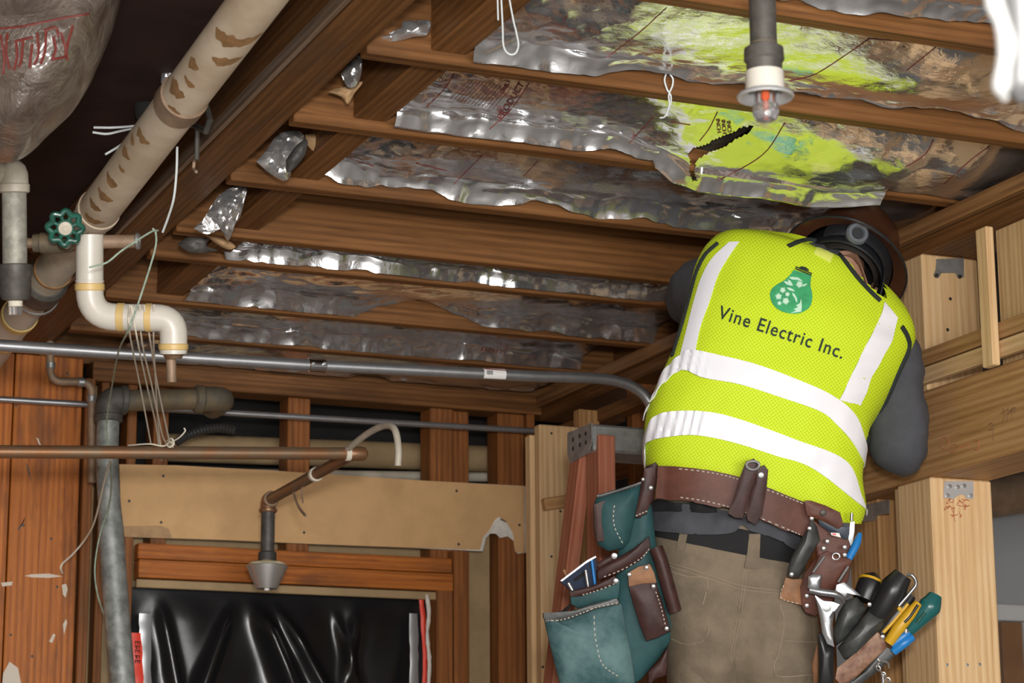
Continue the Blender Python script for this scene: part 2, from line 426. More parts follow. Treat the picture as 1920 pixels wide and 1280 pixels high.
# boards over the window opening
xa, xb = X_(250, 1060), X_(836, 1060)
board('header', (xa, WY-0.055, Z_(540, 1064)), (xb, WY-0.006, Z_(540, 1036)), 'orange_plank', wb)
board('header', (xa, WY-0.065, Z_(540, 1099)), (xb, WY-0.006, Z_(540, 1066)), 'orange_plank', wb)
board('trim_strip', (X_(248, 1100), WY-0.05, Z_(540, 1116)), (X_(808, 1100), WY-0.03, Z_(540, 1101)), 'plywood_tan', wb)
board('trimmer', (X_(806, 1200), WY-0.06, 0), (X_(836, 1200), WY-0.004, Z_(820, 1100)), 'old_stud', wb)
board('trimmer', (X_(838, 1200), WY-0.062, 0), (X_(862, 1200), WY-0.004, Z_(850, 1036)), 'old_stud', wb)
# horizontal duct and old pipe in the dark gap behind the studs
p = pipe('old_duct', [onY(300, 838, WY+0.2), onY(960, 862, WY+0.2)], 0.045, 'plywood_tan', wb)
p = pipe('old_duct', [onY(300, 886, WY+0.18), onY(960, 895, WY+0.18)], 0.016, 'pvc_dusty', wb)
# nail heads and paint smears on the orange boards
for x, y in ((60, 1230), (20, 1190), (96, 1010), (44, 985), (126, 700), (30, 760), (107, 1100)):
    bm = B(); c = onY(x, y, WY-0.033); lathe(bm, [(0, -0.001), (0.004, 0), (0.004, 0.002)], c, (0, 1, 0), 8); mesh('nail', bm, 'nail', wb)
def smear(pts, Y, mat='paint_drip', par=wb):
    bm = B(); P = [onY(x, y, Y) for x, y in pts]; f = bm.faces.new([bm.verts.new(q) for q in P])
    r = bmesh.ops.extrude_face_region(bm, geom=[f])
    for v in r['geom']:
        if isinstance(v, bmesh.types.BMVert): v.co.y += 0.0016
    mesh('paint_smear', bm, mat, par, smooth=False)
PL = WY-0.0337
smear([(46, 1079), (60, 1076), (92, 1075), (118, 1080), (92, 1083), (60, 1082)], PL)
smear([(116, 1096), (124, 1094), (127, 1104), (123, 1120), (118, 1114)], PL)
smear([(2, 1092), (24, 1090), (22, 1097), (4, 1099)], PL)
smear([(96, 1195), (100, 1187), (104, 1190), (98, 1205), (92, 1202)], PL)
smear([(118, 1170), (124, 1160), (126, 1166), (120, 1190)], PL)
smear([(6, 1262), (18, 1240), (34, 1252), (40, 1284), (4, 1284)], PL)
smear([(33, 990), (45, 978), (48, 968), (42, 985), (34, 994)], PL, 'dark_iron')
smear([(50, 868), (54, 878), (60, 904), (55, 890), (50, 875)], PL, 'dark_iron')
smear([(68, 820), (72, 822), (77, 836), (73, 832)], PL)

# ================================================================ WINDOW
win = thing('window_1', 'window opening in the back wall sealed with black plastic sheet', 'window', (X_(520, 1200), WY, 0.9), kind='structure')
x0, x1 = X_(250, 1200), X_(806, 1200); zt, zb = Z_(540, 1110), 0.9
board('window_sill', (x0-0.02, WY-0.06, zb-0.05), (x1+0.02, WY+0.05, zb-0.004), 'old_stud', win)
bm = B(); nx, nz = 200, 190
def plas(u, v):
    x = lerp(x0, x1, u); z = lerp(zb, zt, v)
    n1 = noise.noise(V((x*5+ z*1.2, z*1.6, 3.1))); n2 = noise.noise(V((x*11-z*3.0, z*4, 7)))
    d = 0.026*n1+0.010*n2
    # a few long folds that fan out from the top edge
    for cx, sl, wd, am in ((0.39, 0.67, .028, .075), (0.45, 0.95, .020, .04), (0.34, -0.55, .022, .045), (0.08, 0.35, .018, .03), (0.76, -0.25, .02, .03), (0.66, 0.5, .016, .02)):
        q = (u-(cx+sl*(1-v)*1.0)) / (wd*(1+2.0*(1-v))); d += am*math.exp(-q*q)*sstep(1.0, 0.9, v)*-1
    return V((x, WY+0.03+d*0.8*sstep(1.0, 0.93, v), z))
g = [[bm.verts.new(plas(i/nx, j/nz)) for i in range(nx+1)] for j in range(nz+1)]
for j in range(nz):
    for i in range(nx): bm.faces.new((g[j][i], g[j][i+1], g[j+1][i+1], g[j+1][i]))
thicken(bm, 0.001)
tag(mesh('plastic_sheet', bm, 'black_plastic', None, angle=80), 'glossy black plastic sheet hung in folds across the window opening', 'plastic sheet')
def tapestrip(name, pts, w_, mat, label, Y):
    bm = B(); P = smoothpts([onY(x, y, Y) for x, y in pts], 5); rows = []
    for i, p in enumerate(P):
        q = w_*(1+0.25*noise.noise(p*40)); dz = 0.006*noise.noise(p*22)
        rows.append([bm.verts.new(p+V((-q/2, dz, 0))), bm.verts.new(p+V((0, dz-0.004, 0))), bm.verts.new(p+V((q/2, dz, 0)))])
    for a, b_ in zip(rows, rows[1:]):
        for k in (0, 1): bm.faces.new((a[k], a[k+1], b_[k+1], b_[k]))
    thicken(bm, 0.0015)
    return tag(mesh(name, bm, mat, None), label, 'tape')
tapestrip('warning_tape', [(254, 1186), (256, 1215), (258, 1245), (259, 1290)], 0.030, 'red_tape', 'red tape strip along the left edge of the black plastic sheet', WY-0.030)
tapestrip('duct_tape', [(272, 1150), (272, 1200), (274, 1285)], 0.034, 'silver_tape', 'silver tape strip along the left edge of the black plastic', WY-0.022)
tapestrip('duct_tape', [(775, 1150), (776, 1215), (776, 1290)], 0.028, 'silver_tape', 'silver tape strip along the right edge of the black plastic', WY-0.022)
t = tapestrip('warning_tape', [(790, 1120), (793, 1160), (796, 1215), (796, 1290)], 0.014, 'red_tape', 'narrow red tape strip along the right edge of the window opening', WY-0.034)
bm = B(); cr = smoothpts([onY(x, y, WY-0.055) for x, y in ((800, 1114), (804, 1150), (801, 1190), (805, 1240), (803, 1290))], 6)
tube(bm, cr, [0.006+0.003*noise.noise(p*60) for p in cr], 6); tag(mesh('plaster_edge', bm, 'drywall_white', None), 'ragged white plaster edge beside the right window trimmer', 'plaster')
# marks printed on the left red tape
bm = B()
for k, y in enumerate((1202, 1210, 1218, 1228, 1237)):
    for dx in (-4, -1, 3):
        p0 = onY(258+dx, y, WY-0.0365); p1 = onY(258+dx+2*((k+dx) % 2), y+6, WY-0.0365); tube(bm, [p0, p1], 0.0012, 4)
    tube(bm, [onY(253, y, WY-0.0365), onY(263, y+1, WY-0.0365)], 0.0011, 4)
pm = mesh('printed_marks', bm, 'black_print', bpy.data.objects['warning_tape'])

# ================================================================ DRYWALL STRIP
dw = thing('drywall_strip', 'long tan drywall strip with a torn white lower right corner', 'drywall', onY(610, 940, WY-0.02))
out = [(224, 870), (330, 872), (480, 880), (620, 889), (800, 901), (984, 911), (985, 960), (983, 1036), (966, 1034), (960, 996), (948, 976), (936, 968), (928, 974), (918, 993), (906, 1006), (900, 1030), (760, 1026), (600, 1020), (420, 1012), (300, 1008), (234, 1006), (226, 940)]
def plate(name, outline, Y, th, mat, par):
    bm = B(); f = bm.faces.new([bm.verts.new(onY(x, y, Y)) for x, y in outline])
    r = bmesh.ops.extrude_face_region(bm, geom=[f])
    for v in r['geom']:
        if isinstance(v, bmesh.types.BMVert): v.co.y += th
    bmesh.ops.triangulate(bm, faces=[q for q in bm.faces if len(q.verts) > 4])
    return mesh(name, bm, mat, par, smooth=False)
plate('face_paper', out, WY-0.0225, 0.004, 'drywall_tan', dw)
out2 = [(x+(5 if x > 890 else 0), y+(3 if (y > 960 and 895 < x < 970) else 0)) for x, y in out]
plate('gypsum_core', out2, WY-0.0184, 0.012, 'drywall_white', dw)
torn = [(918, 1000), (927, 984), (937, 974), (950, 980), (961, 998), (964, 1014), (952, 1005), (938, 1008), (930, 1000)]
plate('torn_edge', torn, WY-0.0235, 0.004, 'drywall_white', dw)
plate('torn_edge', [(985, 912), (993, 914), (995, 950), (992, 985), (998, 1034), (986, 1036), (984, 990)], WY-0.030, 0.01, 'drywall_white', dw)
plate('paper_patch', [(230, 986), (300, 985), (316, 990), (322, 1005), (320, 1009), (234, 1006)], WY-0.0237, 0.0008, 'kraft_paper', dw)
for x, y in ((306, 892), (242, 939), (302, 979), (856, 920), (860, 1020), (974, 984), (570, 998)):
    bm = B(); lathe(bm, [(0, -0.0012), (0.0045, -0.0004), (0.0045, 0.001)], onY(x, y, WY-0.0226), (0, 1, 0), 8); mesh('screw', bm, 'nail', dw)

# ================================================================ RIGHT WALL
wr = thing('wall_right', 'framed right wall with big new beam, posts and plates', 'wall', (WX, 4.6, 0), kind='structure')
BZ0, BZ1 = 2.421, 2.628
board('beam', (WX, 3.0, BZ0), (WX+0.172, 6.6, BZ1), 'beam_fir', wr, 0.004)
# plates carrying the joists
board('plate', (WX-0.005, 2.9, H-0.042), (WX+0.17, WY, H-0.003), 'plate_fir', wr)
board('plate', (WX+0.012, 2.9, H-0.083), (WX+0.17, WY, H-0.044), 'old_joist', wr)
board('rim', (WX+0.10, 2.9, H-0.002), (WX+0.14, WY, H+0.23), 'old_joist', wr)
def ypx(x, y, X=WX): return onX(x, y, X).y
PT = H-0.084
# post under the beam
yc = ypx(1745, 905)
board('post', (WX, yc, 0), (WX+0.172, yc+0.145, BZ0-0.001), 'new_pine', wr, 0.004)
board('stud', (WX+0.02, yc+0.150, 0), (WX+0.165, yc+0.19, BZ0-0.001), 'new_pine', wr)
board('post', (WX+0.06, yc+0.33, 0), (WX+0.172, yc+0.47, BZ0-0.001), 'beam_fir', wr)
# cripple posts between beam and plates
y1 = ypx(1726, 490)
board('cripple_post', (WX+0.004, y1, BZ1+0.001), (WX+0.165, y1+0.09, PT), 'new_pine', wr, 0.004)
board('cripple_post', (WX+0.02, y1+0.094, BZ1+0.001), (WX+0.165, y1+0.13, PT), 'new_pine', wr, 0.004)
y2 = ypx(1880, 430)
board('cripple_post', (WX+0.004, y2-0.30, BZ1+0.001), (WX+0.165, y2-0.15, PT), 'new_pine', wr, 0.004)
board('cripple_post', (WX+0.05, y2-0.14, BZ1+0.001), (WX+0.165, y2+0.10, PT), 'new_pine', wr, 0.003)
board('batten', (WX-0.042, y2+0.005, onX(1870, 684, WX-0.03).z), (WX-0.021, y2+0.048, onX(1870, 418, WX-0.03).z), 'new_pine', wr)
# ledger strips on top of the beam face
za = onX(1735, 716, WX-0.02).z
board('ledger', (WX-0.020, 3.4, BZ1+0.012), (WX-0.001, y1+0.11, BZ1+0.050), 'new_pine', wr)
board('ledger', (WX-0.020, 3.4, BZ1+0.054), (WX-0.001, y1+0.11, BZ1+0.092), 'beam_fir', wr)
# boards and studs of the wall farther back, seen past the worker
for y in (5.35, 5.8, 6.25): board('stud', (WX+0.02, y, 0), (WX+0.16, y+0.04, PT), 'old_stud', wr)
board('brace', (WX-0.045, 5.55, 2.86), (WX+0.005, 6.9, 2.90), 'old_joist', wr)
# pale new stud frame by the ladder
xa, xb = onY(1012, 900, 6.3).x, onY(1086, 900, 6.3).x
board('new_stud', (xa, 6.30, 0), (xb, 6.338, onY(1040, 797, 6.3).z), 'new_pine', wr)
board('new_stud', (xa-0.012, 6.342, 0), (xa+0.09, 6.38, onY(1003, 815, 6.34).z), 'new_pine', wr)
board('new_stud', (xb+0.03, 6.36, 0), (xb+0.10, 6.40, onY(1110, 768, 6.36).z), 'beam_fir', wr)
lumber('cleat', onY(1019, 946, 6.285), onY(1075, 938, 6.285), 0.028, 0.036, 'beam_fir', wr)
lumber('rail', onY(1060, 905, 6.45), onY(1260, 850, 6.45), 0.04, 0.07, 'old_stud', wr)
for x, y in ((1034, 812), (1076, 814), (1034, 1043), (1039, 1142), (1034, 1243), (1051, 958), (1018, 1250)):
    bm = B(); lathe(bm, [(0, -0.001), (0.004, 0), (0.004, 0.002)], onY(x, y, 6.2995), (0, 1, 0), 8); mesh('nail', bm, 'nail', wr)
# steel straps
def strap(cx, cy, plane, holes, outline, mat='chrome'):
    t = thing('steel_strap', holes, 'bracket', plane(cx, cy))
    bm = B(); f = bm.faces.new([bm.verts.new(plane(x, y)) for x, y in outline])
    r = bmesh.ops.extrude_face_region(bm, geom=[f])
    for v in r['geom']:
        if isinstance(v, bmesh.types.BMVert): v.co += V((0, -0.003, 0))
    bmesh.ops.triangulate(bm, faces=[q for q in bm.faces if len(q.verts) > 4])
    mesh('plate', bm, mat, t, smooth=False)
    return t
pl = lambda x, y: onY(x, y, yc-0.001)
t = strap(1795, 912, pl, 'shiny steel strap with screws at the top of the pale post', [(1770, 902), (1824, 902), (1824, 935), (1812, 935), (1806, 927), (1796, 928), (1786, 936), (1768, 932)], 'zinc_bright')
for x, y in ((1779, 912), (1806, 911), (1775, 929), (1818, 929), (1794, 913)):
    bm = B(); lathe(bm, [(0, -0.004), (0.005, -0.003), (0.0055, 0.001)], pl(x, y)+V((0, -0.003, 0)), (0, 1, 0), 8); mesh('screw', bm, 'galvanized', t)
pl2 = lambda x, y: onY(x, y, y1-0.001)
t = strap(1780, 500, pl2, 'grey steel strap under the plate on the short post', [(1755, 486), (1806, 484), (1806, 520), (1796, 522), (1790, 512), (1764, 512), (1758, 522), (1750, 516), (1754, 505)], 'galvanized')
for x, y in ((1754, 517), (1798, 519)):
    bm = B(); lathe(bm, [(0, -0.004), (0.005, -0.003), (0.0055, 0.001)], pl2(x, y)+V((0, -0.003, 0)), (0, 1, 0), 8); mesh('screw', bm, 'nail', t)
t = thing('steel_strap', 'dark steel bracket hung below the beam behind the pale post', 'bracket', onX(1640, 950, WX-0.004))
bm = B(); f = bm.faces.new([bm.verts.new(onX(x, y, WX+0.055)) for x, y in ((1618, 948), (1668, 936), (1668, 962), (1646, 966), (1640, 976), (1618, 978))])
r = bmesh.ops.extrude_face_region(bm, geom=[f])
for v in r['geom']:
    if isinstance(v, bmesh.types.BMVert): v.co.x -= 0.003
mesh('plate', bm, 'galvanized', t, smooth=False)
# scribbles on the beam, pencil figures and red chalk on the post
def scrib(name, strokes, plane, r, mat, label, cat='writing'):
    bm = B()
    for s in strokes: tube(bm, smoothpts([plane(x, y) for x, y in s], 4) if len(s) > 2 else [plane(x, y) for x, y in s], r, 4)
    return mesh(name, bm, mat, wr)
bx = lambda x, y: onX(x, y, WX-0.0006)
scrib('pencil_writing', [[(1880, 765), (1884, 778), (1879, 792)], [(1877, 775), (1890, 766)], [(1891, 762), (1888, 790)], [(1888, 777), (1898, 770)], [(1899, 762), (1897, 786)], [(1893, 770), (1904, 764), (1902, 775)],
    [(1853, 796), (1860, 793), (1863, 800), (1862, 820), (1861, 826)], [(1854, 806), (1862, 804)]], bx, 0.0009, 'pencil_mark', 'pencil figures')
scrib('pencil_writing', [[(1782, 838), (1790, 833), (1797, 838), (1790, 846), (1780, 847)], [(1800, 832), (1806, 840), (1812, 830), (1818, 842)], [(1825, 828), (1835, 826), (1834, 842), (1826, 843)], [(1762, 826), (1772, 820), (1779, 830), (1770, 842), (1762, 836)]], bx, 0.0009, 'red_chalk', 'red figures')
random.seed(3)
st = []
for k in range(9):
    x, y = random.uniform(1768, 1815), random.uniform(936, 966)
    st.append([(x+random.uniform(-9, 9), y+random.uniform(-6, 6)) for q in range(5)])
st += [[(1790, 950), (1788, 965), (1791, 978)], [(1784, 968), (1796, 964)]]
scrib('chalk_scribble', st, lambda x, y: onY(x, y, yc-0.0006), 0.0008, 'red_chalk', 'red chalk scribble')
for x, y in ((1776, 1246), (1814, 1246), (1837, 1245)):
    bm = B(); lathe(bm, [(0, -0.001), (0.004, 0), (0.004, 0.002)], onY(x, y, yc-0.0004), (0, 1, 0), 8); mesh('nail', bm, 'galvanized', wr)
for x, y, Y in ((1777, 618, y1), (1782, 560, y1)):
    bm = B(); lathe(bm, [(0, -0.001), (0.0045, 0), (0.0045, 0.002)], onY(x, y, Y-0.0004), (0, 1, 0), 8); mesh('nail', bm, 'nail', wr)
# neighbouring room beyond the beam
FYY = 8.2
t = thing('wall_far', 'pale grey wall of the next room with brown door', 'wall', (5.7, FYY, 0), kind='structure')
bm = B(); cube(bm, (3.5, FYY, 0), (7.2, FYY+0.1, 3.28)); mesh('grey_panel', bm, 'grey_paint', t, smooth=False)
board('door_panel', (onY(1872, 1200, FYY).x, FYY-0.03, 0), (onY(1910, 1200, FYY).x, FYY-0.002, onY(1890, 1167, FYY).z), 'brown_door', t)
board('door_frame', (onY(1860, 1200, FYY).x, FYY-0.04, onY(1890, 1165, FYY).z), (onY(2010, 1200, FYY).x, FYY-0.002, onY(1890, 1135, FYY).z), 'white_paint', t)
board('door_frame', (onY(1911, 1200, FYY).x, FYY-0.04, 0), (onY(1919, 1200, FYY).x, FYY-0.002, onY(1890, 1166, FYY).z), 'white_paint', t)
pipe('duct', [onY(1700, 955, FYY-0.25), onY(2050, 905, FYY-0.25)], 0.085, 'copper_dusty', t)
# left wall and added front wall of the space, out of view
bm = B(); cube(bm, (-3.2, -3.3, 0), (-3.1, WY+0.3, 3.29)); tag(mesh('wall_left', bm, 'plywood_tan', None, smooth=False), 'plain tan plywood wall at the left outside the picture', 'wall', kind='structure')

t = thing('wall_front_added', 'unseen front wall added behind the camera to let light in only at the doorway', 'wall', (1, -3.3, 0), kind='structure')  # added unseen, gives the foil a bright opening and dark surround to reflect
for lo, hi in (((-3.1, -3.4, 2.45), (7.2, -3.3, 3.29)), ((-3.1, -3.4, 0), (-2.6, -3.3, 2.45)), ((4.2, -3.4, 0), (7.2, -3.3, 2.45))):
    bm = B(); cube(bm, lo, hi); mesh('wall_panel', bm, 'plywood_tan', t, smooth=False)
bm = B(); cube(bm, (7.2, -3.3, 0), (7.3, 8.3, 3.29)); tag(mesh('wall_side', bm, 'plywood_tan', None, smooth=False), 'plain tan wall closing the next room outside the picture', 'wall', kind='structure')

# ================================================================ FOIL INSULATION
def crumple(x, y, sc, seed):
    """folded-paper relief: triangle waves in many directions, piecewise flat with sharp creases"""
    z = 0
    wx = x+0.05*noise.noise(V((x*4, y*4, seed))); wy = y+0.05*noise.noise(V((x*4, y*4, seed+9)))
    for k in range(6):
        a = seed*1.7+k*2.399; f = sc*(0.6+0.28*k)
        q = (wx*math.cos(a)+wy*math.sin(a))*f+seed*k
        z += abs(q-math.floor(q)-0.5)*(1.2/(1+0.45*k))
    return z-1.0
def foil(label, y0, y1, x0, x1, z=0.075, fl_=0.05, amp=1.0, seed=0, sag=0.015, tear=None, res=.0085, flange=None, slope=.06, over=None, belly=None):
    nx = int((x1-x0)/res); ny = max(20, int((y1-y0)/res)); bm = B(); G = []; CR = bm.verts.layers.float.new('crease')
    for j in range(ny+1):
        t = j/ny; row = []
        t = t*1.3667 if t < .6 else .82+.18*(t-.6)/.4        # more rows on the flange
        for i in range(nx+1):
            u = i/nx; x = lerp(x0, x1, u); ov = over(u) if over else 0; ye = y1-JT-0.003+ov*(JT+0.02); y = lerp(y0+0.002, ye, t); sl_ = slope(u) if callable(slope) else slope
            if i == 0: x += 0.02*noise.noise(V((t*6, seed, 1)))
            fa = flange(u) if flange else 0.55+0.45*noise.noise(V((x*2.2, seed*3.1, 0)))
            sq = max(0, (t-.82)/.18); edge = 1-math.sqrt(max(0, 1-sq*sq*.985))
            cl = 0.9*sstep(0.22, 0.0, u)+0.7*sstep(.8, 1, t)+0.16+0.40*max(0, noise.noise(V((x*3, y*3, seed))))
            zz = H+z + sl_*(.5-t)*(y1-y0) - (belly[0]*math.exp(-((x-belly[1])/belly[2])**2)*math.sin(math.pi*min(1, t*.9+.1)) if belly else 0) - sag*math.sin(math.pi*t)*(0.6+0.8*noise.noise(V((x*1.3, seed, 2)))) - fl_*edge*max(0, min(1.3, fa))
            zz += 0.022*amp*cl*crumple(x*.8, y*1.1, 4.5, seed*7.3)+0.0075*amp*cl*crumple(x*.8, y*1.2, 15, seed*3.3)+(.0011+.0022*sstep(.8, 1, t)+.002*sstep(.2, 0, u))*crumple(x*.9, y+zz, 26, seed*1.3)
            zz += 0.006*noise.noise(V((x*3.5, y*5, seed)))
            y = min(y+(.022*sstep(.87, .95, t)*crumple(x*.8, t*.03, 5, seed)-.016*sstep(.87, .95, t)+.006*crumple(x, t*.1, 13, seed)*sstep(.87, .95, t)), ye)
            zz = max(zz, H+0.004 if ov < .02 else H-.035)
            if y > y1-JT-0.004: zz = min(zz, H-.006)
            zz = min(zz, H+.215)
            vv = bm.verts.new((x, y, zz)); vv[CR] = min(1, sstep(.84, .95, t)+.8*sstep(.12, .0, u)); row.append(vv)
        G.append(row)
    for j in range(ny):
        for i in range(nx):
            if tear and tear(G[j][i].co): continue
            bm.faces.new((G[j][i], G[j][i+1], G[j+1][i+1], G[j+1][i]))
    for v in [v for v in bm.verts if not v.link_faces]: bm.verts.remove(v)
    o = mesh('foil_insulation', bm, 'foil', None, smooth=True, angle=24)
    tag(o, label, 'insulation', 'foil insulation batts between the joists')
    return o
FO = {}
FO[0] = foil('foil insulation between the two joists nearest the top edge', JY[1], JY[2], 1.68, 3.18, 0.07, 0.05, 0.9, 0.7)
FO[1] = foil('foil insulation behind the round ceiling sprinkler mirroring the yellow vest', JY[2], JY[3], 1.66, 3.18, 0.075, 0.055, 0.8, 1.9, slope=.12, belly=(.045, 2.66, .25), flange=lambda u: 1.0*sstep(.30, .05, u)+0.25+0.5*sstep(.75, .9, u))
# torn batt right over the worker's head
TEAR = [(1288, 286), (1300, 276), (1330, 264), (1362, 250), (1392, 236), (1412, 233), (1408, 244), (1384, 256), (1360, 272), (1338, 280), (1316, 290), (1304, 302), (1300, 322), (1306, 336), (1298, 338), (1291, 318), (1293, 300)]
def torn_(co): return polyin(TEAR, *pxof(co))
FO[2] = foil('torn sagging foil insulation batt above the hard hat', JY[3], JY[4], 1.66, 3.18, 0.075, 0.06, 0.75, 2.6, res=.0055, slope=lambda u: .10+.26*sstep(.28, .5, u)-.12*sstep(.85, 1, u), over=lambda u: sstep(.40, .50, u)-sstep(.72, .80, u), belly=(.05, 2.88, .27), sag=0.02, tear=torn_, flange=lambda u: 1.0*sstep(.45, .1, u)+0.45+0.5*sstep(.35, .6, u))
dA = (onZ(1350, 240, H+.06)-CAM).dot(FWD); dB = (onZ(1350, 320, H+.02)-CAM).dot(FWD)
wo = [(1350+(x-1350)*1.12, 276+(y-276)*1.2) for x, y in TEAR]; wcy = sum(p[1] for p in wo)/len(wo)
bm = B(); slab(bm, wo, lerp(dA, dB, (wcy-240)/80)+.035, .02, 0, 4, (0, (dB-dA)/80))
mesh('wool_fill', bm, 'mineral_wool', FO[2])
FO[3] = foil('foil insulation just above the bay that has no foil', JY[4], JY[5], 1.66, 3.18, 0.068, 0.055, 1.1, 4.2, flange=lambda u: 0.9+0.2*math.sin(u*30))
FO[4] = foil('narrow crinkled foil insulation just below the bay without foil', JY[6], JY[7], 1.64, 3.18, 0.060, 0.058, 1.2, 5.1, flange=lambda u: 1.0)
FO[5] = foil('foil insulation third from the back wall with dark brown reflections', JY[7], JY[8], 1.66, 3.10, 0.07, 0.065, 1.2, 6.6, flange=lambda u: 1.0*sstep(.45, .3, u)+0.8*sstep(.5, .7, u)+.1)
FO[6] = foil('crumpled foil insulation second from the back wall', JY[8], JY[9], 1.62, 3.05, 0.062, 0.065, 1.4, 7.7, flange=lambda u: 1.0)
FO[7] = foil('dull foil insulation nearest the back wall behind the upper conduit', JY[9], WY+0.03, 1.66, 3.05, 0.02, 0.02, 1.0, 8.8, flange=lambda u: 0.5)
# ================================================================ helpers that lay marks on a surface
def bvh_of(*objs):
    vs, ps = [], []
    for o in objs:
        M = W[o.name]; k = len(vs)
        vs += [M @ v.co for v in o.data.vertices]; ps += [[k+i for i in p.vertices] for p in o.data.polygons]
    return BVHTree.FromPolygons(vs, ps)
def hit(bv, x, y, off=0.002):
    d = ray(x, y).normalized(); h = bv.ray_cast(CAM, d, 30)
    if h[0] is None: return None
    n = h[1] if h[1].dot(d) < 0 else -h[1]
    return h[0] + (n*0.5 - d*0.5).normalized()*off
def drape_line(bm, bv, pts, r, off=0.0005, n=5, step=6, smooth=True):
    P = [V((x, y, 0)) for x, y in pts]
    if smooth and len(P) > 2: P = smoothpts(P, 6)
    Q = []
    for a, b_ in zip(P, P[1:]):
        k = max(1, int((b_-a).length/step))
        Q += [a.lerp(b_, i/k) for i in range(k)]
    Q.append(P[-1]); run = []
    for q in Q:
        h = hit(bv, q.x, q.y, off)
        if h is None or (run and (h-run[-1]).length > 0.06):
            if len(run) > 1: tube(bm, run, r, n)
            run = [h] if h is not None else []
        else: run.append(h)
    if len(run) > 1: tube(bm, run, r, n)
def text_bm(txt, size, spacing=1.0):
    cu = bpy.data.curves.new('t', 'FONT'); cu.body = txt; cu.size = size; cu.align_x = 'CENTER'; cu.align_y = 'CENTER'; cu.space_character = spacing
    cu.resolution_u = 3; cu.offset = size*.010
    o = bpy.data.objects.new('t', cu); COL.objects.link(o); bpy.context.view_layer.update()
    me = bpy.data.meshes.new_from_object(o.evaluated_get(bpy.context.evaluated_depsgraph_get()))
    bm = B(); bm.from_mesh(me); bpy.data.objects.remove(o); bpy.data.meshes.remove(me); bpy.data.curves.remove(cu)
    return bm
def drape_flat(bm, bv, cx, cy, ang, off, sx=1.0, maxe=8, thick=0.0008):
    """flat bmesh drawn in px units (y up) laid over a surface around (cx, cy)"""
    for _ in range(3):
        es = [e for e in bm.edges if e.calc_length() > maxe]
        if not es: break
        bmesh.ops.subdivide_edges(bm, edges=es, cuts=1); bmesh.ops.triangulate(bm, faces=[f for f in bm.faces if len(f.verts) > 3])
    c, s = math.cos(ang), math.sin(ang); bad = []
    for v in bm.verts:
        x, y = v.co.x*sx, v.co.y
        h = hit(bv, cx+x*c+y*s, cy+x*s-y*c, off)
        if h is None: bad.append(v)
        else: v.co = h
    for v in bad: bm.verts.remove(v)
    return bm

# ================================================================ PIPES
# ---- big paper-wrapped waste pipe
PX = 1.15
def dp(x): return onX(x, 0-1.33*(x-481), PX)
t = thing('waste_pipe', 'big beige waste pipe with brown stains running along the dark beam', 'pipe', dp(300))
a0, a1 = dp(820), dp(-230); ax = (a1-a0).normalized(); PR = 0.0455
def at_px(x): q = dp(x); return a0+ax*((q-a0).dot(ax))
bm = B(); tube(bm, [a0, at_px(178)], PR, 32); mesh('wrapped_section', bm, 'wrapped_pipe', t)
bm = B(); tube(bm, [at_px(178), at_px(64)], PR-0.002, 32); mesh('pipe_section', bm, 'pvc_dusty', t)
bm = B(); tube(bm, [at_px(64), a1], PR-0.003, 32); mesh('pipe_section', bm, 'pvc_white', t)
ringm('coupling', at_px(340), ax, PR+0.004, 0.062, 'copper_dusty', t, 0.004, 32)
ringm('joint_ring', at_px(184), ax, PR+0.003, 0.03, 'wrapped_pipe', t, 0.003, 32)
ringm('joint_ring', at_px(100), ax, PR+0.002, 0.012, 'pipe_stain', t, 0.002, 32)
ringm('rubber_coupling', at_px(80), ax, PR+0.010, 0.095, 'dark_iron', t, 0.008, 32)
ringm('clamp_band', at_px(68), ax, PR+0.013, 0.012, 'galvanized', t, 0.002, 32)
ringm('glue_ring', at_px(36), ax, PR+0.002, 0.03, 'pvc_glue', t, 0.002, 32)
ringm('glue_ring', at_px(8), ax, PR+0.002, 0.02, 'pvc_glue', t, 0.002, 32)
side = (CAM-at_px(300)); side = (side-ax*side.dot(ax)).normalized(); oth = ax.cross(side)
def stain(x, c, ln, wd, sk):
    bm = B(); n = 44; L, R_ = [], []; q = at_px(x)
    for k in range(n+1):
        th = lerp(c-ln*1.1, c+ln*1.1, k/n); e = math.sin(math.pi*k/n)**0.6*wd*1.5*(1+0.7*noise.noise(V((th*4, x*.1, 0))))
        d = side*math.cos(th)+oth*math.sin(th); m0 = q+ax*(sk*th+0.012*math.cos(th*1.5))
        L.append(bm.verts.new(m0+ax*e+d*(PR+0.0006))); R_.append(bm.verts.new(m0-ax*e*(0.45+.4*noise.noise(V((th*5, x*.3, 5))))+d*(PR+0.0006)))
    for k in range(n): bm.faces.new((L[k], L[k+1], R_[k+1], R_[k]))
    mesh('stain', bm, 'pipe_stain', t)
for x, c, ln, wd, sk in ((455, .3, .9, .02, .02), (428, .55, .55, .018, .01), (408, -.5, .3, .014, .02), (388, -.2, .3, .010, .0), (372, -.5, .5, .02, .012), (352, .0, .3, .012, .0), (305, -.45, .45, .016, .012), (290, -.75, .25, .01, .0), (277, -.6, .35, .013, .01), (262, -.3, .2, .008, .0), (244, -.4, .4, .015, .01), (226, -.2, .45, .014, .012), (210, -.3, .4, .012, .01), (196, .1, .5, .012, .01)):
    stain(x, -c, ln, wd, sk)
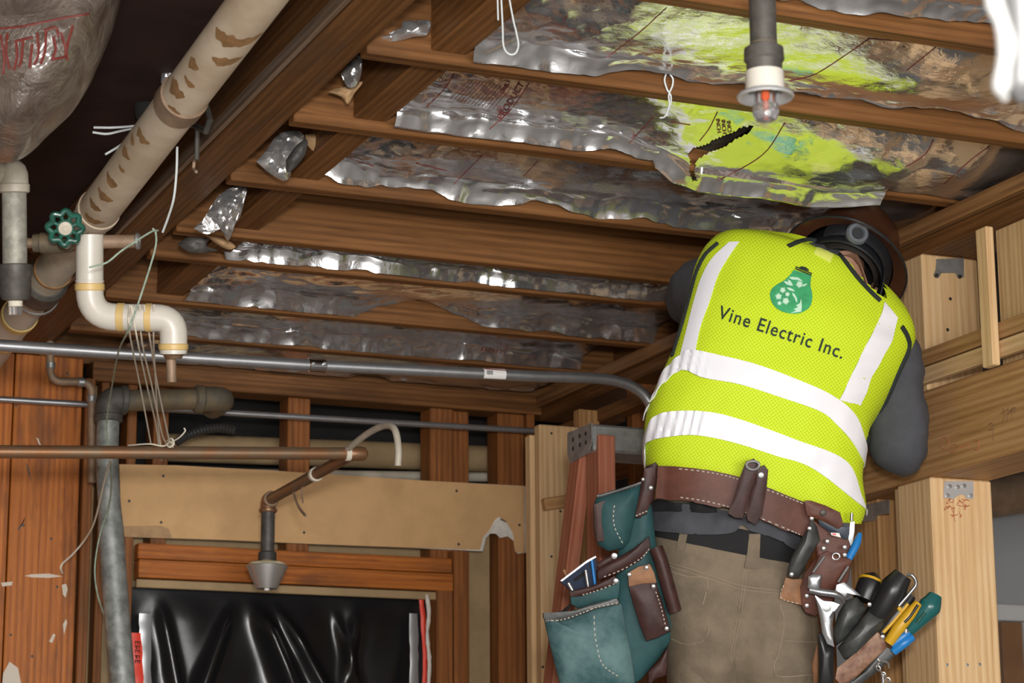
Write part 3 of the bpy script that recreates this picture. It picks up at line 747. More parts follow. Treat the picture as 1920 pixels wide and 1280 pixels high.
# hanger clamp beside the pipe
t = thing('pipe_hanger', 'dark iron hanger clamp between the waste pipe and beam', 'clamp', onX(375, 230, 1.24))
pipe('clamp_loop', [onX(x, y, 1.26) for x, y in ((360, 238), (366, 208), (388, 203), (394, 225), (386, 246), (366, 236))], 0.007, 'dark_iron', t, 8)
pipe('rod', [onX(370, 240, 1.26), onX(369, 300, 1.26)], 0.005, 'dark_iron', t, 8)
pipe('hook', [onX(x, y, 1.26) for x, y in ((369, 296), (364, 303), (363, 316), (368, 322))], 0.0035, 'copper_dusty', t, 6)

# ---- vertical drop pipe at the left edge
D0 = 5.0; K = D0/FPX
def P5(x, y, d=0.0): return atD(x, y, D0+d)
t = thing('drop_pipe', 'grey galvanized drop pipe with cap and coupling at the left edge', 'pipe', P5(27, 450))
dn = (P5(29, 600)-P5(26, 300)).normalized(); o = P5(26, 300)
bm = B(); lathe(bm, [(0, 0), (12*K, 2*K), (21*K, 10*K), (26*K, 24*K), (27*K, 44*K), (29*K, 46*K), (29*K, 60*K), (25*K, 62*K), (22*K, 62*K)], o, dn, 28); mesh('elbow_cap', bm, 'pvc_dusty', t)
bm = B(); tube(bm, [o+dn*60*K, o+dn*198*K], 23*K, 28); mesh('pipe_section', bm, 'matte_zinc', t)
bm = B(); lathe(bm, [(23*K, 194*K), (32*K, 196*K), (33*K, 216*K), (30*K, 221*K), (30*K, 250*K), (25*K, 262*K), (13*K, 264*K), (0, 264*K)], o, dn, 24); mesh('coupling', bm, 'dark_iron', t)
bm = B(); lathe(bm, [(13*K, 262*K), (14*K, 266*K), (13*K, 270*K), (14*K, 274*K), (0, 275*K)], o, dn, 20); mesh('thread_tape', bm, 'white_thread', t)
bm = B(); lathe(bm, [(12.5*K, 274*K), (12.5*K, 290*K), (0, 290*K)], o, dn, 8); mesh('clear_plug', bm, 'bulb_glass', t)
bm = B(); tube(bm, [o+dn*28*K, o+dn*28*K-RGT*0.2+FWD*0.05], 25*K, 24); mesh('elbow_arm', bm, 'pvc_dusty', t)
# ---- shut-off valve with green handwheel
t = thing('shutoff_valve', 'bronze shut-off valve with green handwheel on a copper pipe', 'valve', P5(122, 440))
al = (P5(262, 452, .06)-P5(45, 456, .06)).normalized(); q0 = P5(45, 456, .06)
def ql(x): return q0+al*((x-45)*K)
bm = B(); tube(bm, [ql(20), ql(70)], 10*K, 16); mesh('pipe_stub', bm, 'copper_dusty', t)
bm = B(); lathe(bm, [(0, 18*K), (17*K, 18*K), (18*K, 30*K), (20*K, 32*K), (21*K, 60*K), (19*K, 88*K), (15*K, 98*K), (0, 98*K)], q0, al, 20); mesh('valve_body', bm, 'rusty_iron', t)
bm = B(); lathe(bm, [(0, 92*K), (16*K, 92*K), (17*K, 124*K), (14*K, 126*K), (0, 126*K)], q0, al, 20); mesh('fitting', bm, 'copper_old', t)
bm = B(); tube(bm, [ql(160), ql(262)], 13*K, 18); mesh('copper_pipe', bm, 'copper_dusty', t)
ringm('end_collar', ql(261), al, 16*K, 8*K, 'galvanized', t, 0.002)
hw = P5(122, 427, -.055); hn = (CAM-hw).normalized()*0.9+V((0.05, 0, -.15)); hn.normalize()
bm = B(); lathe(bm, [(16*K, 0), (16*K, .02), (12*K, .03), (8*K, .05), (6*K, .06), (0, .06)], P5(122, 452, .04), hn, 16); mesh('bonnet', bm, 'rusty_iron', t)
hs, hu = frame(hn); bm = B(); NN = 64; rr = []
for k in range(NN):
    th = 2*math.pi*k/NN; rad = (29+3.6*math.cos(8*th))*K; rr.append(hw+(hs*math.cos(th)+hu*math.sin(th))*rad)
rr.append(rr[0]); rr.append(rr[1]); tube(bm, rr, 5.6*K, 10, caps=False); W_ = mesh('handwheel', bm, 'green_enamel', t)
bm = B()
for k in range(8):
    th = 2*math.pi*(k+.5)/8; e = hs*math.cos(th)+hu*math.sin(th); tube(bm, [hw+e*12*K+hn*0.002, hw+e*26*K], [4.2*K, 3.4*K], 8)
lathe(bm, [(16*K, -0.004), (17*K, 0.002), (15*K, 0.006), (0, 0.006)], hw, hn, 20); mesh('spokes', bm, 'green_enamel', t)
bm = B(); lathe(bm, [(12.5*K, 0.006), (12.5*K, 0.009), (5*K, 0.010), (5*K, 0.013), (0, 0.013)], hw, hn, 20); mesh('hub_nut', bm, 'pvc_dusty', t)
# ---- white plastic trap
t = thing('plastic_trap', 'white plastic double elbow drain with yellow glue rings', 'pipe', P5(250, 594))
tr = 26*K
pp = bend([P5(168, 440, .04), P5(168, 594, .04), P5(326, 596, .04), P5(325, 662, .04)], 0.058, 8)
bm = B(); tube(bm, pp, tr, 28); mesh('elbow_pipe', bm, 'pvc_white', t)
vx = (P5(168, 594)-P5(168, 440)).normalized(); hx = (P5(326, 596)-P5(168, 594)).normalized()
ringm('glue_ring', P5(168, 538, .04), vx, tr+0.0025, 0.016, 'pvc_glue', t, 0.002, 28)
ringm('hub', P5(168, 527, .04), vx, tr+0.0015, 0.004, 'pvc_white', t, 0.001, 28)
ringm('glue_ring', P5(227, 594.5, .04), hx, tr+0.0015, 0.016, 'pvc_glue', t, 0.001, 28)
ringm('glue_ring', P5(279, 595.3, .04), hx, tr+0.0015, 0.014, 'pvc_glue', t, 0.001, 28)
ringm('glue_ring', P5(325, 650, .04), vx, tr+0.0025, 0.014, 'pvc_glue', t, 0.002, 28)
ringm('hub', P5(325, 660, .04), vx, tr-0.001, 0.009, 'pvc_white', t, 0.001, 28)
bm = B(); o = P5(325, 664, .04); lathe(bm, [(tr-.001, 0), (tr-.008, .002), (tr-.012, .010), (0, .010)], o, vx, 24); mesh('inner_lip', bm, 'copper_old', t)
t = thing('copper_stub', 'short open copper stub hanging below the white elbow', 'pipe', P5(321, 690, .06))
bm = B(); a, b_ = P5(320, 650, .05), P5(322, 716, .05); s = (b_-a).normalized()
lathe(bm, [(9.5*K, 0), (9.5*K, (b_-a).length), (7.5*K, (b_-a).length), (7.5*K, 0)], a, s, 18); mesh('tube', bm, 'copper_dusty', t)
# ---- steel conduit, upper run
CY = 5.5
t = thing('conduit', 'upper steel conduit run bending down toward the worker', 'conduit', onY(600, 685, CY))
cp = [(-700, 602), (300, 667), (560, 683), (1000, 705), (1100, 708), (1150, 713), (1185, 724), (1212, 745), (1232, 785), (1240, 830)]
pts = [onY(x, y, CY) for x, y in cp]; pipe('tube', pts[:3]+smoothpts(pts[3:], 5), 0.0147, 'steel_conduit', t, 18)
cx = (pts[3]-pts[2]).normalized()
ringm('coupling', onY(594, 684.5, CY), cx, 0.0185, 0.046, 'chrome', t, 0.003)
for x in (583, 604):
    bm = B(); lathe(bm, [(0.005, 0), (0.005, 0.006), (0.002, 0.008), (0, 0.008)], onY(x, 684, CY)+V((0, -0.017, 0)), (0.1, -1, -.2), 8); mesh('set_screw', bm, 'galvanized', t)
bm = B(); c = onY(925, 701.2, CY); u_ = cx.cross(V((0, 1, 0))).normalized()
rows = []
for k in range(9):
    th = lerp(-1.1, 1.1, k/8); d = V((0, -math.cos(th), 0))+u_*math.sin(th)
    rows.append([bm.verts.new(c+cx*e+d*0.0152) for e in (-.031, .031)])
for a, b_ in zip(rows, rows[1:]): bm.faces.new((a[0], a[1], b_[1], b_[0]))
thicken(bm, 0.0004)
lab = mesh('paper_label', bm, 'label_white', t)
bm = B()
for k in range(7): cube(bm, c+cx*(-.024+k*.0025)+V((-.0006, -.0165, -.005)), c+cx*(-.024+k*.0025)+V((.0006, -.0158, .006)))
mesh('barcode', bm, 'black_print', lab, smooth=False)
bm = B(); cube(bm, c+V((-.031, -.0158, .0085)), c+V((.031, -.0120, .0105))); mesh('red_band', bm, 'red_print', lab, smooth=False)
# ---- thin conduit, lower run
CY2 = 6.845
t = thing('conduit', 'thin lower steel conduit run crossing in front of the wall studs', 'conduit', onY(600, 788, CY2))
pipe('tube', [onY(-700, 706, CY2), onY(170, 758.5, CY2), onY(1006, 808, CY2)], 0.0095, 'steel_conduit', t, 14)
# ---- copper sprinkler main with arm
MY = 5.8; q = onY(663, 850, MY); k6 = 6.15/FPX
t = thing('sprinkler_main', 'long copper pipe with tee, arm and drop in front of the drywall', 'pipe', onY(340, 850, MY))
pipe('main_pipe', [onY(-900, 842, MY), q], 12*k6, 'copper_old', t, 20)
bm = B(); xd = (q-onY(-40, 847, MY)).normalized(); lathe(bm, [(13*k6, -.012), (14*k6, -.008), (14*k6, .02), (12*k6, .032), (6*k6, .038), (0, .039)], q, xd, 20); mesh('tee_cap', bm, 'copper_old', t)
e = onX(503, 938, q.x)
ringm('thread_tape', q+xd*-.016, xd, 14.5*k6, .016, 'white_thread', t, 0.003)
pipe('arm', [q, e], 11.5*k6, 'copper_old', t, 18)
kd = (e-CAM).dot(FWD)/FPX
bm = B(); f_ = onX(503, 952, q.x); dwn = V((0, 0, -1)); tube(bm, bend([e-(e-q).normalized()*.03, e, e+dwn*.035], .03, 6), 14.5*kd, 20); mesh('elbow', bm, 'copper_old', t)
ringm('elbow_lip', e+dwn*.03, dwn, 17*kd, .012, 'copper_old', t)
ringm('elbow_lip', e-(e-q).normalized()*.028, (e-q), 15*kd, .010, 'copper_dusty', t)
zl = onX(507, 1046, q.x).z
pipe('drop', [e+dwn*.03, V((e.x, e.y, zl))], 13*kd, 'dark_iron', t, 18)
ringm('collar', V((e.x, e.y, zl+.008)), dwn, 17*kd, .03, 'rubber', t, .004)
m1 = q+(e-q)*0.42; ringm('tape_wrap', m1, (e-q), 13*kd, .02, 'white_thread', t)
pipe('wire_tail', [onX(x, y, q.x) for x, y in ((549, 905), (551, 925), (560, 950), (573, 967))], 0.004, 'copper_dusty', t, 6, smooth_n=4)
pipe('wire_tail', [onX(x, y, q.x) for x, y in ((571, 895), (566, 920), (568, 942))], 0.0025, 'copper_dusty', t, 6, smooth_n=4)
g0 = q+V((-.02, 0, .008)); bt = [g0, onX(690, 812, g0.x), onX(722, 798, g0.x), onX(740, 805, g0.x), onX(747, 840, g0.x), onX(746, 873, g0.x)]
pipe('bent_tube', smoothpts(bt, 6), 7*k6*.9, 'pvc_dusty', t, 12)
# cup sprinkler
t = thing('cup_sprinkler', 'small chrome cup sprinkler hanging above the black plastic', 'sprinkler', V((e.x, e.y, zl-.03)))
o = V((e.x, e.y, zl-.008))
bm = B(); lathe(bm, [(15*kd, 0), (20*kd, .004), (38*kd, .010), (39*kd, .012), (38*kd, .016), (21*kd, .072), (19*kd, .078), (0, .078)], o, dwn, 28); mesh('cup', bm, 'brushed', t)
bm = B(); lathe(bm, [(0, -.006), (18*kd, -.004), (33*kd, .004), (36*kd, .010), (30*kd, .0125)], o, dwn, 20)
for v in bm.verts: v.co += V((noise.noise(v.co*90), noise.noise(v.co*90+V((3, 3, 3))), noise.noise(v.co*70)))*0.004
mesh('foam_rim', bm, 'spray_foam', t)
bm = B(); lathe(bm, [(5*kd, .076), (5*kd, .083), (0, .086)], o, dwn, 10); mesh('tip', bm, 'label_white', t)
# ---- grey vent riser with rusty branch
VY = 6.6; kv = 6.85/FPX
t = thing('vent_riser', 'thick grey steel riser with rusty horizontal branch by orange planks', 'pipe', onY(215, 1000, VY))
rp = [onY(x, y, VY) for x, y in ((203, 780), (201, 860), (206, 960), (216, 1110), (232, 1310))]
pipe('riser', smoothpts(rp, 4), [21*kv]*9+[23.5*kv]*8, 'grey_vent_steel', t, 24)
bm = B(); tube(bm, bend([onY(203, 790, VY), onY(203, 750, VY), onY(236, 750, VY)], .045, 6), 25*kv, 22); mesh('elbow', bm, 'dark_iron', t)
ringm('elbow_lip', onY(203, 784, VY), V((0, 0, 1)), 27*kv, .022, 'dark_iron', t)
ringm('elbow_lip', onY(231, 750, VY), V((1, 0, 0)), 28*kv, .02, 'dark_iron', t)
pipe('branch', [onY(233, 751, VY), onY(368, 748, VY)], 20*kv, 'rusty_iron', t, 22)
ringm('branch_collar', onY(373, 748, VY), V((1, 0, 0)), 27*kv, .03, 'rusty_iron', t, .006)
bm = B(); tube(bm, bend([onY(378, 748, VY), onY(420, 748, VY), onY(420, 748, VY)+V((0, .12, 0))], .05, 6), 24*kv, 22); mesh('branch_elbow', bm, 'rusty_iron', t)
# ---- small copper supply line
SY = 6.76; ks = 6.95/FPX
t = thing('copper_supply', 'thin copper supply line with double bend on the orange planks', 'pipe', onY(130, 715, SY))
sp = bend([onY(x, y, SY) for x, y in ((94, 640), (95, 715), (172, 716), (172, 905))], .035, 6)
pipe('tube', sp, 7.5*ks, 'copper_dusty', t, 14)
for (x, y), a in (((95, 685), V((0, 0, 1))), ((152, 716), V((1, 0, 0))), ((172, 748), V((0, 0, 1)))): ringm('solder_joint', onY(x, y, SY), a, 9*ks, .02, 'galvanized', t, .002)
# ---- coil of flexible conduit in the dark gap
t = thing('flex_conduit', 'dark ribbed flexible conduit curling in the gap behind the strings', 'conduit', onY(380, 812, 6.8))
fp = smoothpts([onY(x, y, 6.80) for x, y in ((330, 830), (350, 817), (380, 806), (410, 802), (440, 806))], 10)
bm = B(); tube(bm, fp, [0.012+0.003*(i % 2) for i in range(len(fp))], 12); mesh('coil', bm, 'flex_duct', t)

# ================================================================ STRINGS AND WIRES
def cord(name, label, cat, pts, r, mat, group=None, par=None, D=None, smooth_n=5):
    P = [atD(x, y, d) for x, y, d in pts]; bm = B(); tube(bm, smoothpts(P, smooth_n) if len(P) > 2 else P, r, 6)
    return tag(mesh(name, bm, mat, par), label, cat, group)
t = thing('twine', 'bundle of beige twine tied from white elbow to copper pipe', 'string', atD(290, 720, 5.5))
for pts in ([(243, 572, 5.0), (242, 618, 5.0), (262, 720, 5.5), (283, 832, 6.02)], [(246, 572, 5.0), (258, 640, 5.05), (276, 725, 5.5), (293, 800, 5.9), (298, 845, 6.05), (292, 860, 6.08)],
            [(262, 572, 5.0), (266, 640, 5.1), (285, 725, 5.5), (303, 810, 5.9), (312, 832, 6.02)], [(270, 572, 5.0), (282, 640, 5.1), (295, 720, 5.5), (318, 830, 6.0), (322, 856, 6.06)], [(289, 572, 5.0), (288, 640, 5.1), (292, 720, 5.5), (297, 800, 5.9), (303, 850, 6.05), (303, 862, 6.08)]):
    cord('strand', None, None, pts, .0021, 'white_thread', par=t)
cord('strand', None, None, [(240, 835, 6.04), (280, 832, 6.0), (305, 836, 6.0), (318, 830, 6.0), (336, 820, 5.98), (347, 808, 5.97), (345, 802, 5.97)], .0021, 'white_thread', par=t)
cord('knot', None, None, [(314, 826, 6.0), (322, 822, 5.98), (326, 832, 5.98), (318, 838, 5.98), (313, 832, 5.99), (321, 828, 5.97), (324, 838, 5.99)], .0024, 'white_thread', par=t)
cord('green_wire', 'pale green wire from beam hook down past the copper pipe', 'wire', [(286, 428, 4.98), (292, 437, 4.98), (290, 470, 4.97), (262, 560, 4.93), (240, 620, 4.92), (222, 660, 5.2), (208, 735, 5.8), (200, 790, 6.0), (202, 835, 6.08)], .0022, 'wire_green')
cord('green_wire', 'short green wire end poking left from the beam hook', 'wire', [(296, 432, 4.98), (284, 434, 4.96), (250, 455, 4.92), (225, 472, 4.9), (200, 492, 4.88), (168, 501, 4.86)], .0022, 'wire_green')
cord('loose_wire', 'long white wire hanging from the pipe down the dark beam', 'wire', [(332, 275, 4.9), (331, 320, 4.9), (326, 370, 4.9), (316, 405, 4.93), (305, 435, 4.96)], .0026, 'wire_white')
for i, (pts, lb) in enumerate((([(176, 239, 4.9), (215, 239, 4.9), (262, 235, 4.95), (300, 228, 5.0)], 'upper white wire end sticking out left of the waste pipe'), ([(174, 248, 4.9), (200, 251, 4.9), (225, 246, 4.92), (262, 238, 4.97), (300, 232, 5.0)], 'middle white wire end sticking out left of the waste pipe'), ([(198, 289, 4.88), (215, 279, 4.9), (244, 261, 4.95), (290, 240, 5.0)], 'lowest white wire end sticking out left of the waste pipe'))):
    cord('loose_wire', lb, 'wire', pts, .0026, 'wire_white', 'loose white wire ends by the waste pipe')
cord('electrical_wire', 'white wire dangling beside the grey riser onto the orange plank', 'wire', [(207, 862, 6.1), (196, 900, 6.3), (178, 975, 6.6), (160, 1010, 6.75), (135, 1040, 6.8), (118, 1055, 6.82), (114, 1065, 6.82), (117, 1074, 6.84)], .0028, 'white_thread')
cord('electrical_wire', 'pale green wire looping down the front of the grey riser', 'wire', [(206, 862, 6.1), (209, 905, 6.4), (204, 950, 6.6), (188, 1000, 6.68), (178, 1060, 6.7), (182, 1110, 6.72), (198, 1160, 6.74), (212, 1195, 6.72), (222, 1210, 6.72)], .0024, 'wire_green')
wl = cord('wire_hanger', 'long bent wire loop hanging against foil near the top edge', 'wire', [(930, -110, 4.3), (934, 38, 4.3)], .0016, 'wire_white')
bm = B(); tube(bm, smoothpts([atD(x, y, 4.3) for x, y in ((934, -110), (942, 40), (944, 85), (954, 101), (966, 100), (972, 85), (968, 60), (960, 25), (936, -110))], 6), .0017, 6); mesh('loop', bm, 'wire_white', wl)
hy = JY[3]-JT-0.004
t = thing('wire_hanger', 'short twisted wire loop nailed to the joist beside the sprinkler', 'wire', onY(1254, 150, hy))
bm = B(); tube(bm, smoothpts([onY(x, y, hy-.004) for x, y in ((1250, 136), (1246, 150), (1251, 168), (1258, 180), (1257, 196), (1252, 205), (1251, 218))], 5), .0018, 6)
tube(bm, smoothpts([onY(x, y, hy-.007) for x, y in ((1252, 136), (1261, 146), (1261, 160), (1254, 178), (1255, 195), (1252, 208), (1246, 219), (1237, 221))], 5), .0018, 6); mesh('loop', bm, 'wire_white', t)
bm = B(); lathe(bm, [(0, -.012), (.008, -.010), (.008, -.007), (.003, -.006), (.003, .006)], onY(1250, 136, hy), (0, 1, 0), 10); mesh('nail_head', bm, 'nail', t)

# ================================================================ CEILING SPRINKLER
DS = 3.6; kk = DS/FPX
t = thing('ceiling_sprinkler', 'ceiling sprinkler with chrome ring and red bulb on a dark pipe', 'sprinkler', atD(1436, 160, DS))
o = atD(1432, 90, DS); o2 = V((o.x, o.y, 3.29))
sd = V((0, 0, -1))
bm = B(); tube(bm, [o2, o+sd*-.0], 25.5*kk, 28); mesh('pipe', bm, 'dark_iron', t)
ringm('thread', o+sd*-.006, sd, 26.5*kk, .008, 'rusty_iron', t)
bm = B(); lathe(bm, [(26*kk, 0), (37*kk, 2*kk), (38*kk, 24*kk), (34*kk, 28*kk), (33*kk, 46*kk), (28*kk, 48*kk)], o, sd, 28); mesh('reducer', bm, 'dark_iron', t)
bm = B(); lathe(bm, [(30*kk, 46*kk), (36*kk, 48*kk), (37*kk, 84*kk), (33*kk, 86*kk)], o, sd, 28); mesh('white_collar', bm, 'pvc_white', t)
bm = B(); lathe(bm, [(36*kk, 84*kk), (52*kk, 92*kk), (54*kk, 96*kk), (52*kk, 99*kk), (40*kk, 96*kk), (33*kk, 88*kk), (33*kk, 80*kk)], o, sd, 36); mesh('chrome_ring', bm, 'zinc_bright', t)
bm = B()
for s_ in (-1, 1):
    tube(bm, bend([o+sd*86*kk+RGT*s_*17*kk, o+sd*122*kk+RGT*s_*17*kk, o+sd*134*kk+RGT*s_*5*kk], .008, 4), 3.4*kk, 8)
lathe(bm, [(0, 128*kk), (7*kk, 130*kk), (6*kk, 138*kk), (0, 139*kk)], o, sd, 12); mesh('frame_arms', bm, 'chrome', t)
bm = B(); lathe(bm, [(0, 84*kk), (8*kk, 86*kk), (9*kk, 98*kk), (4*kk, 104*kk), (4*kk, 118*kk), (0, 126*kk)], o, sd, 14); mesh('red_bulb', bm, 'red_liquid', t)
bm = B(); lathe(bm, [(24*kk, 112*kk), (25*kk, 128*kk), (20*kk, 141*kk), (8*kk, 146*kk), (0, 146*kk), (0, 144*kk), (18*kk, 139*kk), (23*kk, 128*kk)], o, sd, 20); mesh('clear_cap', bm, 'bulb_glass', t)

# ================================================================ WHITE SLEEVED THING HANGING CLOSE TO THE LENS
plain('sleeve_grey', (0.10, 0.10, 0.10), 0.45); plain('sleeve_white', (0.36, 0.36, 0.35), 0.4)
t = thing('hanging_sleeve', 'out of focus grey sleeve with white rim at the top right corner', 'sleeve', atD(1900, 60, 1.7))
kf = 1.7/FPX
bm = B(); s0 = atD(1908, -140, 1.74); tube(bm, [V((s0.x, s0.y, 3.285)), V((s0.x, s0.y, 2.6))]+smoothpts([s0, atD(1912, -40, 1.74), atD(1918, 60, 1.74), atD(1916, 150, 1.74), atD(1915, 192, 1.74)], 5), [20*kf, 30*kf]+[38*kf]*17+[32*kf, 24*kf, 16*kf, 6*kf], 20); mesh('sleeve', bm, 'sleeve_grey', t)
bm = B(); wp = smoothpts([atD(x, y, d) for x, y, d in ((1872, -120, 1.735), (1866, -60, 1.73), (1864, 0, 1.725), (1878, 40, 1.725), (1888, 85, 1.725), (1882, 130, 1.725), (1878, 165, 1.73), (1884, 185, 1.735))], 6)
tube(bm, wp, [(18+1.5*math.sin(i*.6)-max(0, (i-36)*1.5))*kf for i in range(len(wp))], 14); mesh('white_rim', bm, 'sleeve_white', t)

# ================================================================ PLASTIC-WRAPPED INSULATION, TOP LEFT
bag = thing('insulation_bag', 'plastic wrapped insulation bulging down at the top left corner', 'insulation', atD(60, 60, 4.2))
out = [(-240, -90), (-60, -120), (150, -110), (238, -70), (226, 0), (208, 60), (188, 110), (164, 165), (138, 205), (112, 232), (84, 256), (60, 282), (28, 303), (0, 304), (-40, 290), (-130, 230), (-220, 120)]
o_ = [(q.x, q.y) for q in smoothpts([V((x, y, 0)) for x, y in out+out[:1]], 5)][:-1]
bm = B(); slab(bm, o_, 4.30, 0.30, 0.20, rings=14)
bmesh.ops.subdivide_edges(bm, edges=[e for e in bm.edges if e.calc_length() > .02], cuts=1, use_grid_fill=True)
for v in bm.verts: v.co += FWD*(0.026*crumple(v.co.x+v.co.y*.5, v.co.z, 7, 3.3)+.008*crumple(v.co.x*1.3-v.co.z*.4, v.co.z, 22, 1.3))
wrap_ = mesh('plastic_wrap', bm, 'plastic_bag', bag, angle=40)
bv = bvh_of(wrap_); bm = B()
drape_line(bm, bv, [(0, 54), (40, 50), (80, 42), (120, 34), (166, 26)], .0022, .0006)
for s in ([(2, 66), (8, 110), (6, 138)], [(14, 62), (12, 100), (18, 130)], [(30, 78), (32, 105), (26, 132)], [(44, 75), (40, 110), (36, 126)], [(60, 82), (56, 128)], [(28, 78), (62, 70)], [(70, 62), (72, 100), (64, 122)], [(82, 58), (104, 52), (110, 70)], [(86, 60), (84, 96), (76, 120)], [(100, 68), (104, 92), (98, 112)], [(114, 60), (122, 90), (126, 112)], [(136, 48), (128, 76), (122, 104)], [(96, 112), (124, 106)]):
    drape_line(bm, bv, s, .0026, .0006)
mesh('red_print', bm, 'red_print', bag)

# ================================================================ FOIL AND PAPER SCRAPS AT THE JOIST ENDS
def scrap(out, X, mat, label, name='foil_scrap', th=0.004, amp=.02, seed=1.0):
    o_ = [(q.x, q.y) for q in smoothpts([V((x, y, 0)) for x, y in out+out[:1]], 3)][:-1]
    c = onX(sum(p[0] for p in out)/len(out), sum(p[1] for p in out)/len(out), X); D = (c-CAM).dot(FWD)
    bm = B(); slab(bm, o_, D, th, .012, rings=10)
    for _ in (0, 1): bmesh.ops.subdivide_edges(bm, edges=[e for e in bm.edges if e.calc_length() > .007], cuts=1, use_grid_fill=True)
    for v in bm.verts: v.co += FWD*(amp*crumple(v.co.x*2+v.co.y, v.co.z*2+v.co.x, 8, seed)+amp*.4*crumple(v.co.x*2+v.co.y, v.co.z*2+v.co.x, 24, seed+2))
    return tag(mesh(name, bm, mat, None, angle=25), label, 'insulation', None)
scrap([(704, 72), (730, 62), (752, 52), (758, 40), (804, 38), (807, 52), (800, 68), (776, 70), (742, 78)], 1.52, 'foil_dull', 'crumpled foil scrap on the joist end nearest the top', seed=1.1)
scrap([(640, 140), (654, 118), (676, 102), (680, 128), (670, 160), (652, 164)], 1.52, 'foil_dull', 'dark crumpled foil scrap tucked beside the second joist end', seed=2.1)
scrap([(612, 172), (648, 162), (680, 152), (664, 176), (652, 196), (640, 182)], 1.53, 'kraft_paper', 'brown torn paper tab below the dark foil scrap', 'paper_scrap', seed=2.6)
scrap([(480, 303), (500, 280), (524, 250), (560, 246), (572, 262), (552, 300), (538, 338), (510, 328)], 1.52, 'foil_dull', 'curled foil scrap left of the third blocking', seed=3.1)
scrap([(536, 300), (556, 272), (576, 262), (572, 290), (550, 318), (538, 322)], 1.50, 'rubber', 'small black felt tab inside the curled foil scrap', 'felt_scrap', amp=.006, seed=3.3)
scrap([(572, 252), (606, 250), (600, 268), (590, 284), (576, 272)], 1.58, 'kraft_paper', 'torn pale kraft paper piece beside the curled foil scrap', 'paper_scrap', amp=.008, seed=3.9)
scrap([(362, 428), (386, 404), (402, 376), (430, 352), (462, 350), (458, 378), (452, 402), (440, 424), (428, 452), (414, 430), (388, 440)], 1.50, 'foil_dull', 'crinkled foil scrap right of the green wire knot', seed=4.1)
scrap([(332, 458), (360, 440), (392, 444), (388, 462), (410, 470), (360, 474)], 1.52, 'dark_iron', 'dark dusty felt scrap below the crinkled foil scrap', 'felt_scrap', amp=.01, seed=4.9)
scrap([(384, 440), (404, 444), (426, 450), (442, 462), (430, 468), (410, 460)], 1.55, 'kraft_paper', 'orange brown paper shred at the end of a joist', 'paper_scrap', amp=.01, seed=5.2)
scrap([(302, -10), (330, -12), (352, 0), (344, 60), (336, 110), (318, 160), (302, 156), (306, 80)], 1.30, 'foil_dull', 'long foil strip hanging behind the waste pipe', amp=.02, seed=6.1)
scrap([(384, -10), (416, -12), (410, 30), (392, 56), (386, 40)], 1.31, 'foil_dull', 'small foil tab between waste pipe and beam', amp=.012, seed=6.8)
scrap([(262, 160), (286, 150), (292, 200), (262, 226), (252, 206)], 1.30, 'void_black', 'black felt strip hanging behind the waste pipe', 'felt_scrap', amp=.01, seed=7.1)

# ================================================================ PRINT ON THE FOIL
pr = B(); bv = bvh_of(FO[2])
for s in ([(812, 133), (793, 165)], [(852, 137), (832, 168), (800, 200)], [(992, 156), (958, 205), (918, 242)], [(1226, 218), (1204, 242), (1180, 268)], [(1345, 210), (1330, 240), (1312, 264)], [(1472, 230), (1430, 290), (1345, 340)], [(1750, 262), (1734, 290), (1700, 312)], [(1855, 274), (1820, 300), (1770, 345)], [(1258, 228), (1294, 234)]): drape_line(pr, bv, s, .0013, .0004, 4)
mesh('red_print', pr, 'red_print', FO[2])
def print_on(fo, items, mat='red_print'):
    bv = bvh_of(fo)
    for txt, x, y, size, ang, sx in items:
        bm = drape_flat(text_bm(txt, size), bv, x, y, math.radians(ang), .0012, sx, 6)
        if len(bm.faces): mesh('printed_words', bm, mat, fo, smooth=False)
        else: bm.free()
print_on(FO[2], [('PRODUCT OF', 965, 178, 17, -58, 1.0), ('ONLY', 948, 163, 11, -62, 1.0), ('INCH', 1347, 236, 11, 84, 1.0), ('INCH', 1357, 238, 11, 84, 1.0), ('INCH', 1367, 240, 11, 84, 1.0)])
bm = B(); bv = bvh_of(FO[2])
for k in range(13):
    x = 866+k*6.6; drape_line(bm, bv, [(x+14, 150+k*1.1), (x-22, 186+k*1.6)], .0006, .0004, 4, 4)
for k in range(5): drape_line(bm, bv, [(832+k*5, 138+k), (812+k*4, 168)], .0005, .0004, 4, 4)
mesh('fine_print', bm, 'red_print', FO[2])
bm = B(); bv = bvh_of(FO[1])
for s in ([(1250, 14), (1200, 60), (1138, 108)], [(1480, 152), (1530, 138), (1590, 100), (1630, 72)], [(1630, 72), (1700, 78)], [(1755, 88), (1700, 132)], [(1064, 28), (1056, 42)]): drape_line(bm, bv, s, .0012, .0004, 4)
mesh('red_print', bm, 'red_print', FO[1])
bm = B(); bv = bvh_of(FO[3])
for s in ([(905, 290), (850, 346)], [(1008, 302), (982, 330)], [(780, 306), (838, 320)], [(640, 290), (700, 312)]): drape_line(bm, bv, s, .0010, .0004, 4)
mesh('red_print', bm, 'red_print', FO[3])
bm = B(); bv = bvh_of(FO[6])
for k in range(6): drape_line(bm, bv, [(905+k*7, 650+k), (903+k*7, 657+k)], .0022, .0004, 4, 3)
drape_line(bm, bv, [(952, 645), (946, 664)], .001, .0004, 4); mesh('red_print', bm, 'red_print', FO[6])
